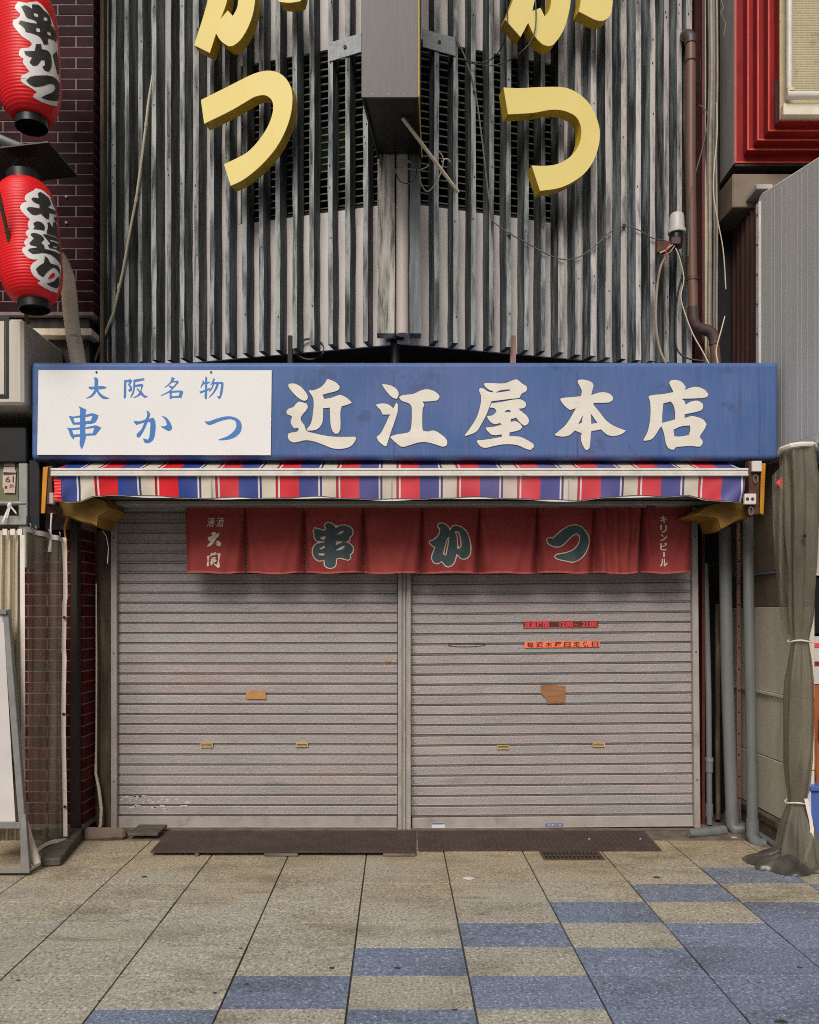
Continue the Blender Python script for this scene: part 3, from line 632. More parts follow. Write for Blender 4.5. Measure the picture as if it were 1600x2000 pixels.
# ================================================================== shutters
PITCH = 0.0732
prof = [(0.0, 0.016), (0.002, 0.016), (0.004, 0.008), (0.0125, 0.0080), (0.0165, -0.0045), (0.0195, -0.0045), (0.0220, 0.0), (PITCH - 0.006, 0.0), (PITCH - 0.002, 0.003), (PITCH, 0.012)]
def shutter(label, px0, px1, tilt):
    x0, x1 = X(px0, 5.93), X(px1, 5.93); xm = (x0 + x1) / 2; hw = (x1 - x0) / 2
    t = thing('roller_shutter', label, 'shutter', (xm, 5.93, 0.022), group='shop front rolling shutters')
    mb = MB(); n = len(prof); nx = 6
    vs = [(-hw + 2 * hw * i / nx, y, z) for i in range(nx + 1) for z, y in prof]
    fs = [(i * n + k, (i + 1) * n + k, (i + 1) * n + k + 1, i * n + k + 1) for i in range(nx) for k in range(n - 1)]
    mb.add(vs, fs)
    for sx_ in ((-hw + 0.012,) if px0 > 700 else ()):
        mb.box(sx_, sx_ + 0.030, -0.0012, 0.0005, 0.024, 0.029, 1).box(sx_ + 0.004, sx_ + 0.012, -0.0012, 0.0005, 0.036, 0.050, 1)
    me = mesh_of('shutter_slat', mb, ['shutter', 'clip'], smooth=True, sharp=25)
    base = 0.004 + 0.085
    k = 0
    while base + PITCH * (k + 1) < 2.40:
        piece('shutter_slat', me, t, (xm, 5.93 + random.uniform(-0.0007, 0.0007), base + PITCH * k)).rotation_euler[1] = random.gauss(0, 0.0005); k += 1
    part('bottom_rail', MB().box(x0 + 0.002, x1 - 0.002, 5.922, 5.955, 0.008, 0.004 + 0.083), 'shutter_rail', t, bevel=0.004)
    part('rail_lip', MB().box(x0 + 0.002, x1 - 0.002, 5.914, 5.921, 0.0085, 0.016), 'shutter_rail', t, bevel=0.002)
    return t, xm
shl, xml = shutter('left grey rolling shutter of embossed slats with orange tape patch', 228, 776, 0)
shr, xmr = shutter('right grey rolling shutter bearing the two red opening hours stickers', 804, 1358, 0)
def handle(px, py, par):
    c = W(px, py, 5.925); a, b = 0.0445, 0.0145
    mb = MB()
    mb.box(c.x - a, c.x + a, 5.9185, 5.9285, c.z + b - 0.006, c.z + b).box(c.x - a, c.x + a, 5.9185, 5.9285, c.z - b, c.z - b + 0.006)
    mb.box(c.x - a, c.x - a + 0.007, 5.9185, 5.9285, c.z - b + 0.0062, c.z + b - 0.0062).box(c.x + a - 0.007, c.x + a, 5.9185, 5.9285, c.z - b + 0.0062, c.z + b - 0.0062)
    h = part('pull_handle', mb, 'brass', par)
    part('slot', MB().box(c.x - a + 0.0072, c.x + a - 0.0072, 5.9255, 5.9275, c.z - b + 0.0064, c.z + b - 0.0064), 'hole', h)
handle(404, 1456, shl); handle(590, 1455, shl); handle(984, 1458.5, shr); handle(1171, 1455.5, shr)
def guide(px0, px1, par, D=5.885):
    mb = MB(); x0, x1 = X(px0, D), X(px1, D)
    mb.box(x0, x1, D, 5.985, 0.004, 2.32)
    o = part('guide_rail', mb, 'shutter_rail', par, bevel=0.004)
    for z in (0.35, 1.27, 2.1):
        part('screw', MB().tube([((x0 + x1) / 2, D - 0.002, z), ((x0 + x1) / 2, D + 0.003, z)], 0.006, 8), 'rust', o)
guide(216, 228, shl); guide(1357, 1369, shr)
post = thing('shutter_post', 'upright grey post between the two rolling shutters', 'post', (X(790, 5.88), 5.88, 0.004))
part('post_body', MB().box(X(777, 5.88), X(803, 5.88), 5.89, 5.985, 0.004, 2.32), 'shutter_rail', post, bevel=0.003)
for a, b in ((777.3, 785), (788, 792), (795, 802.7)):
    part('post_fin', MB().box(X(a, 5.88), X(b, 5.88), 5.872, 5.889, 0.005, 2.318), 'shutter_rail', post, bevel=0.003)
shr.rotation_euler = (0, -0.0095, 0)

# stickers and tape on the shutters
def strip(mb, px0, px1, py0, py1, D, rise=0.0, mi=0):
    h = rise
    c = [W(px0, py1, D), W(px1, py1 - h, D), W(px1, py0 - h, D), W(px0, py0, D)]
    return mb.hexa(c + [v + Vector((0, 0.0015, 0)) for v in c], mi)
DS = 5.921
st1 = thing('hours_sticker', 'black and red strip sticker giving opening hours, upper one on right shutter', 'sticker', W(1095, 1226, DS), group='strip stickers on the right shutter')
part('backing', strip(MB(), 1022.5, 1168.5, 1214.5, 1226, DS, 1.6), 'sticker_bk', st1)
def lift(px0, rise, span):
    return lambda D: (lambda x, y: W(x, y - rise * (x - px0) / span, D))
mp = lift(1022, 1.6, 146)(DS - 0.0012)
tb = MB()
for i, ch in enumerate('営業時間'): text_mb(tb, ch, (1025 + i * 12.2, 1215.2, 1035.6 + i * 12.2, 1225.4), mp, bold=0.02)
text_mb(tb, '12:00', (1093, 1215.4, 1119, 1225), mp, bold=0.03); text_mb(tb, '~', (1121, 1219, 1128, 1222), mp, bold=0.03); text_mb(tb, '21:00', (1137, 1215.4, 1166, 1225), mp, bold=0.03)
part('lettering', tb, 'sticker_red', st1)
tb = MB()
strip(tb, 1022.5, 1168.5, 1213.7, 1214.7, DS - 0.0014, 1.6); strip(tb, 1022.5, 1168.5, 1225.3, 1226.4, DS - 0.0014, 1.6)
part('edge_line', tb, 'sticker_red', st1)
st2 = thing('closing_day_sticker', 'orange red strip sticker with dark writing, lower one on right shutter', 'sticker', W(1097, 1265, DS), group='strip stickers on the right shutter')
part('backing', strip(MB(), 1024.5, 1171.5, 1253.8, 1265.4, DS, 1.6), 'sticker_or', st2)
tb = MB(); mp = lift(1024, 1.6, 147)(DS - 0.0012)
for i, ch in enumerate('毎週木曜日定休日'): text_mb(tb, ch, (1029.5 + i * 18.1, 1254.6, 1042.3 + i * 18.1, 1264.6), mp, bold=0.02)
part('lettering', tb, 'sticker_txt', st2)
def patch(name, pts, D, m, label, cat):
    return single(name, MB().prism([[p for p in pts]], lambda x, y: W(x, y, D + 0.0006 * math.sin(x * 0.7)), back=(0, 0.0012, 0)), m, label, cat)
patch('tape_patch', [(1056, 1339), (1066, 1337), (1104, 1339.5), (1105.5, 1350), (1104, 1372), (1070, 1374.5), (1067, 1364), (1064, 1361), (1058, 1355)], 5.919, 'tape', 'torn brown parcel tape patch on the right shutter', 'tape')
patch('tape_patch', [(480, 1350), (519, 1350), (519.5, 1366), (481, 1365)], 5.919, 'tape_or', 'small orange tape patch on the left shutter', 'tape')
patch('tape_scrap', [(752, 1289), (764, 1288.5), (765, 1292), (758, 1294), (753, 1292)], 5.919, 'tape_or', 'tiny scrap of orange tape near the shutter post', 'tape')
rp = random.Random(12)
mb = MB()
for k in range(46):
    px = rp.gauss(288, 30) if k % 3 else rp.uniform(236, 372); py = rp.gauss(1563, 9) + (px - 290) * 0.12
    if py > 1592 or py < 1535 or px < 232: continue
    if (py - 1589) % 19.75 < 4 or (py - 1589) % 19.75 > 17.5: py += 5
    m_ = 9; rr_ = rp.uniform(0.8, 3.4)
    lp = [(px + rr_ * 1.9 * math.cos(a) * rp.uniform(0.5, 1.3), py + rr_ * 0.8 * math.sin(a) * rp.uniform(0.5, 1.3)) for a in [2 * math.pi * q / m_ for q in range(m_)]]
    mb.prism([lp], lambda x, y: W(x, y, 5.9288), back=(0, 0.0008, 0))
tag(part('paint_smear', mb, 'shutter_smear', shl), kind='stuff')
M_ = [(W(912 + 37 * math.cos(a), 1259.5 + 3.6 * math.sin(a) - 0.6 * math.cos(a), 5.9265)) for a in [2 * math.pi * k / 28 for k in range(29)]]
single('marker_scrawl', MB().tube(M_, 0.0016, 5), 'gum', 'thin dark scrawled oval on the right shutter, left of the stickers', 'scrawl')
lb = thing('maker_label', 'small white label with blue heading on bottom rail of right shutter', 'label', W(856, 1616, 5.918))
part('backing', strip(MB(), 843.5, 869, 1607, 1617.5, 5.9195, 0.3), 'label_white', lb)
part('heading', strip(MB(), 844, 868.6, 1607.2, 1610.5, 5.9185, 0.3), 'label_blue', lb)
lb = thing('name_label', 'small dark blue name label on bottom rail of right shutter', 'label', W(1083, 1614, 5.918))
part('backing', strip(MB(), 1065.5, 1100.5, 1608.5, 1614.5, 5.9195, 0.3), 'label_blue', lb)
part('lettering', text_mb(MB(), 'エポック', (1069, 1609.6, 1097, 1613.4), lambda x, y: W(x, y, 5.918), bold=0.02), 'label_white', lb)

# ================================================================== noren curtain
ND = 5.70
bounds = [361, 477.5, 593, 710, 825, 937.5, 1051, 1162, 1256, 1353]
NX = [X(p, ND) for p in bounds]
NZ0, NZ1 = Z(1119, ND), Z(990, ND)
rnd = random.Random(3)
nphase = [rnd.uniform(0, 6) for _ in range(10)]
def noren_y(x, z):
    t = max(0.0, min(1.0, (NZ1 - z) / (NZ1 - NZ0)))
    y = ND
    for i, b in enumerate(NX):
        d = x - b
        a = (1.0 if i not in (0, 9) else 0.5)
        y += a * 0.055 * math.exp(-abs(d) / (0.012 + 0.035 * t)) * (0.35 + 0.65 * math.sin(min(1, t * 1.6) * math.pi * 0.5))
        y += a * 0.014 * math.cos(d * 70 / (0.35 + t)) * math.exp(-(d / (0.05 + 0.10 * t)) ** 2)
    for i in range(9):
        if NX[i] <= x <= NX[i + 1]:
            u = (x - NX[i]) / (NX[i + 1] - NX[i])
            y -= 0.018 * math.sin(math.pi * u) * (0.3 + 0.7 * t)
            y += 0.004 * math.sin(u * 9 + nphase[i] + t * 2) * (1 - 0.4 * t)
            if i == 7: y += 0.016 * math.sin(u * 26) * (1 - 0.3 * t)
            if i == 8: y += 0.010 * math.sin((0.28 - u) * 24) * max(0, 1 - u * 2.6)
    y += 0.0055 * mnoise.noise(Vector((x * 11, z * 8, 1.7))) + 0.003 * mnoise.noise(Vector((x * 30, z * 16, 4.1)))
    return y
nor = thing('noren_curtain', 'red split shop curtain with large dark characters hanging before the shutters', 'curtain', (0.3, ND, NZ0))
for i in range(9):
    a, b = NX[i], NX[i + 1]
    def fn(u, v, a=a, b=b, i=i):
        z = NZ1 + (NZ0 - NZ1) * v
        gap = (0.008 if i in (0, 1, 2) else 0.003) * v ** 1.5
        x = a + gap + (b - a - 2 * gap) * u
        zz = z + 0.004 * math.sin(u * 7 + i) * v - 0.006 * math.sin(math.pi * u) * v * (1 if i % 2 else 0.4)
        return (x, noren_y(x, z), zz)
    cl = part('cloth_panel', MB().grid(fn, 34, 26), 'noren', nor, smooth=True, sharp=80)
    part('hem', MB().grid(lambda u, v, f=fn: Vector(f(u, 0.972 + 0.028 * v)) + Vector((0, -0.0025, 0)), 34, 1), 'hem', cl, smooth=True)
    part('seam', MB().grid(lambda u, v, f=fn: Vector(f(u, 0.128 + 0.008 * v)) + Vector((0, -0.002, 0)), 34, 1), 'hem' if False else 'noren', cl, smooth=True)
def on_noren(o):
    def f(px, py):
        x, z = X(px, ND), Z(py, ND)
        return (x, noren_y(x, z) - o, z)
    return f
K5 = 0.325
n_kushi = glyph([[(915, 195), (935, 190), (965, 208), (970, 222), (1010, 205), (1050, 212), (1072, 235), (1070, 260), (1055, 275), (1055, 295), (1040, 300), (975, 300), (972, 325), (1010, 308), (1050, 312), (1075, 335), (1072, 365), (1055, 378), (1060, 400), (1045, 410), (1000, 398), (975, 405), (972, 440), (955, 457), (930, 458), (910, 445), (905, 410), (870, 415), (845, 395), (835, 365), (840, 335), (860, 315), (905, 308), (905, 300), (860, 298), (845, 275), (845, 255), (838, 235), (848, 222), (875, 230), (905, 238), (918, 225), (908, 208)]], 340, 960, K5, 2)
n_kushi_h = glyph([[(880, 275), (912, 268), (908, 290), (885, 290)], [(975, 262), (1005, 238), (1022, 238), (1010, 252)], [(873, 345), (905, 325), (908, 338), (885, 350)], [(868, 372), (905, 372), (905, 385), (875, 385)], [(970, 355), (1010, 330), (1030, 330), (1010, 350)]], 340, 960, K5, 2)
K7 = 120 / 1600
n_ka = glyph([[(480, 225), (500, 190), (560, 170), (640, 185), (710, 235), (750, 300), (770, 350), (810, 355), (815, 310), (850, 255), (920, 232), (1020, 250), (1130, 310), (1220, 410), (1280, 560), (1315, 720), (1315, 880), (1290, 990), (1220, 1060), (1140, 1085), (1060, 1060), (1000, 1000), (950, 960), (925, 1060), (885, 1180), (820, 1255), (740, 1285), (680, 1265), (610, 1190), (560, 1140), (500, 1185), (440, 1200), (370, 1170), (325, 1090), (325, 1020), (370, 890), (420, 775), (340, 750), (270, 680), (262, 640), (290, 620), (350, 610), (450, 530), (515, 440), (530, 310), (490, 265)]], 820, 1010, K7, 2)
n_ka_h = glyph([[(755, 510), (770, 540), (745, 740), (685, 1010), (600, 980), (620, 880), (690, 600)], [(900, 385), (960, 370), (1020, 400), (1065, 540), (1085, 700), (1070, 790), (1030, 820), (965, 830), (965, 600), (945, 480)]], 820, 1010, K7, 2)
n_tsu = glyph([[(672, 290), (685, 280), (705, 285), (750, 245), (800, 212), (850, 205), (890, 225), (918, 265), (922, 310), (905, 360), (880, 395), (830, 422), (780, 415), (735, 405), (718, 392), (730, 382), (790, 370), (840, 345), (868, 300), (866, 265), (850, 252), (820, 265), (770, 315), (740, 332), (700, 325), (680, 308)]], 850, 960, K5, 2)
for outer, holes, clear in ((n_kushi, n_kushi_h, False), (n_ka, n_ka_h, True), (n_tsu, [], False)):
    wl = [offset_loop(outer[0], 2.2)] + ([offset_loop(h, -2.2) for h in holes] if clear else [])
    ch = part('character', fine(wl, on_noren(0.004), 6), 'noren_white', nor, smooth=True)
    part('dark_fill', fine(outer + holes, on_noren(0.0062), 6), 'ink', ch, smooth=True)
mb = MB()
for ch, bx in (('清', (404.5, 1011.5, 420.5, 1030)), ('酒', (423, 1011, 439, 1029.5))):
    text_mb(mb, ch, bx, on_noren(0.005), bold=0.005, shear=0.25)
part('small_lettering', mb, 'noren_white', nor)
k8 = 80 / 1333
mb = MB()
for lp in ([[(560, 700), (630, 648), (720, 670), (740, 740), (815, 670), (830, 680), (800, 800), (720, 870), (680, 960), (600, 1060), (530, 1125), (435, 1130), (430, 1105), (500, 1020), (540, 960), (480, 940), (450, 850), (470, 820), (600, 780), (570, 740)]],
           [[(715, 960), (770, 930), (840, 965), (885, 1030), (850, 1130), (740, 1100), (730, 1060), (655, 1045), (740, 1030)]],
           [[(430, 1445), (480, 1420), (515, 1460), (480, 1600), (495, 1740), (465, 1795), (415, 1730), (450, 1600)]],
           [[(740, 1360), (830, 1330), (868, 1390), (840, 1500), (820, 1600), (835, 1700), (848, 1770), (790, 1840), (660, 1720), (640, 1670), (740, 1720), (770, 1650), (785, 1500), (765, 1390)]],
           [[(550, 1345), (600, 1345), (680, 1315), (740, 1350), (720, 1410), (690, 1380), (660, 1440), (620, 1400), (560, 1460), (520, 1440), (540, 1390)]],
           [[(560, 1500), (650, 1470), (720, 1480), (690, 1530), (740, 1590), (690, 1640), (640, 1650), (590, 1740), (530, 1735), (560, 1680), (510, 1650), (570, 1600), (530, 1560), (600, 1530)]]):
    l2 = [smooth_loop(conv(q, 380, 1000, k8), 1) for q in lp]
    f = fine(l2, on_noren(0.005), 5); mb.add(f.v, f.f)
part('brush_lettering', mb, 'noren_white', nor)
mb = MB()
for i, (ch, h) in enumerate((('キ', 17), ('リ', 17), ('ン', 16), ('ビ', 17), ('ー', 12), ('ル', 17))):
    y = 1007 + sum((18.2, 17.6, 17.2, 17.6, 13.6, 17)[:i])
    if ch == 'ー':
        f = fine([[(1293.5, y + 1), (1297, y + 1), (1297, y + h - 1), (1293.5, y + h - 1)]], on_noren(0.005), 5); mb.add(f.v, f.f)
    else: text_mb(mb, ch, (1288, y + 0.6, 1302, y + h - 1.4), on_noren(0.005), bold=0.035)
part('side_lettering', mb, 'noren_white', nor)
pole = thing('curtain_pole', 'thin grey metal pole carrying the red shop curtain', 'pole', W(240, 993, 5.735))
part('rod', MB().tube([W(228, 994, 5.735), W(1372, 990, 5.735)], 0.0085, 10), 'galv', pole, smooth=True)
for px in (234, 1366):
    part('pole_hook', MB().tube([W(px, 994, 5.735), W(px, 985, 5.74), W(px, 984, 5.76)], 0.006, 8), 'galv', pole, smooth=True)

# ================================================================== blue sign
SGD = 5.38
sx0, sx1, sz0, sz1 = X(60, SGD), X(1521.5, SGD), Z(897, SGD), Z(706, SGD)
sign = thing('shop_sign', 'long blue vinyl sign box with five cream brush characters over the shop front', 'sign', ((sx0 + sx1) / 2, SGD, sz0))
def rbox_y(z):      # rounded edges of the cloth
    e = min(z - sz0, sz1 - z); r = 0.035
    return 0 if e > r else r - math.sqrt(max(0, r * r - (r - e) ** 2))
def sfn(u, v):
    x = sx0 + (sx1 - sx0) * u
    z = sz0 + (sz1 - sz0) * v
    e = min(x - sx0, sx1 - x); r = 0.03
    y = rbox_y(z) + (0 if e > r else r - math.sqrt(max(0, r * r - (r - e) ** 2)))
    inside = min(1, e / 0.2) * min(1, min(z - sz0, sz1 - z) / 0.12)
    y += inside * (0.004 * mnoise.noise(Vector((x * 2.2, z * 2.5, 0.3))) + 0.0012 * mnoise.noise(Vector((x * 9, z * 7, 4))))
    for s in (X(769, SGD), X(1128, SGD), X(1483, SGD)): y -= 0.0010 * math.exp(-((x - s) / 0.006) ** 2)
    zz = z + (0.003 * mnoise.noise(Vector((x * 1.7, 0, 2))) - 0.006 * math.exp(-((x - 2.2) / 0.3) ** 2) if v < 0.2 else 0)
    return Vector((x, SGD + y, zz))
us = sorted(set([k / 150 for k in range(151)] + [k / 1500 for k in range(0, 24)] + [1 - k / 1500 for k in range(0, 24)]))
vsq = sorted(set([k / 24 for k in range(25)] + [k / 240 for k in range(0, 20)] + [1 - k / 240 for k in range(0, 20)]))
mb = MB()
nu, nv = len(us), len(vsq)
mb.add([sfn(u, v) for v in vsq for u in us], [(j * nu + i, j * nu + i + 1, (j + 1) * nu + i + 1, (j + 1) * nu + i) for j in range(nv - 1) for i in range(nu - 1)])
part('sign_face', mb, 'signblue', sign, smooth=True, sharp=60)
yb = SGD + 0.33
mb = MB()
mb.add([(sx0 + 0.001, SGD + 0.055, sz0 + 0.001), (sx1 - 0.001, SGD + 0.055, sz0 + 0.001), (sx1 - 0.001, SGD + 0.055, sz1 - 0.001), (sx0 + 0.001, SGD + 0.055, sz1 - 0.001), (sx0 + 0.001, yb, sz0 + 0.001), (sx1 - 0.001, yb, sz0 + 0.001), (sx1 - 0.001, yb, sz1 - 0.001), (sx0 + 0.001, yb, sz1 - 0.001)],
       [(5, 4, 7, 6), (4, 0, 3, 7), (1, 5, 6, 2), (3, 2, 6, 7), (4, 5, 1, 0)])
part('sign_casing', mb, 'signblue', sign)
for spx in (769, 1128, 1483):
    part('seam', MB().grid(lambda u, v, spx=spx: sfn((X(spx - 1.6 + 3.2 * u, SGD) - sx0) / (sx1 - sx0), 0.03 + 0.94 * v) + Vector((0, -0.0014, 0)), 2, 24), 'seamblue', sign, smooth=True)
k4 = 0.25
big = [
 # 近
 (500, [[(258, 240), (300, 238), (345, 258), (385, 300), (405, 335), (403, 360), (385, 372), (355, 365), (310, 330), (270, 285), (254, 258)]]),
 (500, [[(340, 380), (398, 395), (405, 420), (395, 445), (365, 480), (350, 510), (355, 530), (380, 565), (395, 605), (440, 622), (520, 640), (620, 653), (775, 652), (785, 668), (755, 715), (715, 738), (650, 748), (590, 740), (520, 712), (450, 688), (390, 680), (340, 690), (295, 697), (262, 680), (250, 650), (255, 628), (280, 620), (318, 615), (335, 600), (330, 583), (300, 588), (282, 565), (272, 530), (285, 500), (275, 490), (245, 478), (238, 455), (255, 435), (295, 420), (315, 395)]]),
 (500, [[(555, 205), (575, 206), (630, 232), (655, 262), (648, 285), (615, 300), (565, 312), (520, 325), (535, 358), (600, 345), (645, 328), (680, 332), (725, 360), (750, 388), (715, 402), (670, 415), (660, 460), (660, 590), (645, 625), (622, 630), (600, 610), (585, 560), (580, 490), (578, 425), (525, 430), (522, 530), (500, 575), (465, 600), (405, 605), (397, 596), (430, 550), (445, 480), (452, 400), (445, 345), (415, 300), (420, 290), (450, 290), (500, 270), (535, 240)]]),
 # 江
 (500, [[(985, 240), (1040, 248), (1085, 268), (1112, 300), (1112, 335), (1098, 357), (1065, 345), (1030, 310), (1000, 270)]]),
 (500, [[(940, 400), (985, 392), (1035, 400), (1075, 432), (1095, 385), (1108, 400), (1108, 450), (1085, 530), (1060, 600), (1020, 725), (1008, 728), (960, 690), (942, 655), (975, 625), (1005, 570), (1040, 495), (1050, 478), (990, 480), (975, 445), (945, 415)]]),
 (500, [[(1118, 345), (1145, 328), (1230, 318), (1290, 290), (1345, 282), (1400, 300), (1432, 330), (1432, 350), (1410, 370), (1300, 378), (1312, 395), (1312, 415), (1302, 435), (1300, 580), (1305, 605), (1340, 612), (1390, 604), (1440, 630), (1485, 670), (1495, 705), (1485, 725), (1455, 730), (1400, 712), (1330, 695), (1270, 698), (1190, 722), (1140, 732), (1100, 705), (1050, 660), (1058, 648), (1100, 635), (1180, 622), (1205, 605), (1215, 560), (1218, 440), (1210, 405), (1180, 385), (1140, 372)]]),
 # 屋
 (860, [[(340, 240), (360, 232), (500, 236), (570, 210), (600, 206), (640, 238), (672, 258), (678, 280), (665, 302), (635, 318), (620, 350), (540, 358), (400, 376), (385, 415), (360, 480), (320, 555), (280, 615), (195, 648), (192, 640), (240, 575), (285, 500), (315, 400), (318, 330), (303, 290), (310, 272), (335, 275), (375, 300), (410, 307), (415, 298), (380, 285), (352, 262)], [(430, 308), (470, 290), (545, 282), (545, 293), (470, 305)]]),
 (860, [[(385, 424), (400, 392), (470, 382), (580, 362), (630, 362), (665, 385), (670, 410), (655, 428), (610, 434), (640, 460), (680, 495), (692, 530), (682, 555), (655, 567), (625, 545), (595, 505), (550, 515), (550, 538), (590, 532), (625, 555), (640, 578), (620, 600), (540, 620), (540, 648), (590, 650), (635, 657), (690, 685), (728, 710), (730, 735), (705, 757), (670, 748), (600, 718), (500, 712), (420, 725), (350, 740), (310, 725), (285, 692), (292, 680), (340, 678), (480, 655), (480, 635), (410, 640), (375, 615), (352, 585), (365, 580), (420, 575), (480, 558), (465, 545), (430, 555), (395, 540), (365, 500), (370, 492), (410, 485), (440, 455), (425, 432)], [(500, 462), (520, 445), (545, 445), (552, 462)]]),
 # 本
 (860, [[(1090, 207), (1130, 208), (1180, 225), (1197, 250), (1185, 300), (1180, 328), (1230, 310), (1280, 305), (1325, 318), (1350, 345), (1345, 370), (1315, 385), (1200, 388), (1195, 400), (1240, 455), (1300, 530), (1370, 575), (1450, 605), (1420, 630), (1360, 648), (1310, 640), (1275, 615), (1255, 595), (1180, 610), (1175, 640), (1165, 740), (1145, 758), (1130, 750), (1105, 700), (1097, 660), (1105, 625), (1050, 605), (1010, 640), (960, 652), (905, 645), (893, 635), (930, 605), (980, 560), (1020, 500), (1060, 430), (1015, 445), (985, 425), (945, 380), (938, 362), (945, 352), (1010, 345), (1100, 335), (1105, 290), (1075, 230), (1075, 215)], [(1115, 480), (1105, 545), (1078, 555)], [(1175, 470), (1228, 545), (1180, 552)]]),
 # 店
 (1200, [[(430, 225), (445, 212), (490, 210), (530, 228), (558, 265), (550, 288), (600, 268), (650, 263), (705, 285), (735, 320), (725, 340), (690, 350), (520, 356), (548, 375), (555, 402), (600, 378), (655, 372), (690, 395), (692, 425), (675, 448), (548, 478), (548, 508), (600, 492), (650, 500), (695, 520), (720, 555), (700, 600), (672, 640), (668, 658), (688, 685), (685, 710), (665, 730), (600, 725), (480, 735), (465, 752), (440, 752), (415, 735), (400, 700), (385, 620), (366, 572), (350, 590), (320, 640), (285, 675), (230, 685), (225, 678), (260, 610), (280, 500), (280, 390), (265, 340), (290, 328), (380, 320), (460, 305), (450, 280), (430, 240)], [(382, 392), (440, 378), (462, 410), (472, 460), (473, 518), (430, 530), (372, 545), (373, 480)], [(460, 598), (520, 572), (590, 565), (592, 600), (580, 640), (510, 652), (468, 650)]]),
]
chars = [(0, 3), (3, 6), (6, 8), (8, 9), (9, 10)]
def on_sign(d):
    def f(px, py):
        u = (X(px, SGD) - sx0) / (sx1 - sx0); v = (Z(py, SGD) - sz0) / (sz1 - sz0)
        q = sfn(u, v); return (q.x, q.y - d, Z(py, SGD))
    return f
for a, b in chars:
    mf, mr_ = MB(), MB()
    for ox, loops in big[a:b]:
        lp = glyph(loops, ox, 690, k4, 3)
        f = fine(lp, on_sign(0.0044), 14); mf.add(f.v, f.f)
        f = fine([offset_loop(lp[0], 0.9)] + [offset_loop(h, -0.9) for h in lp[1:]], on_sign(0.0030), 14); mr_.add(f.v, f.f)
    ch = part('character', mf, 'cream', sign, smooth=True)
    part('character_rim', mr_, 'rim', ch)
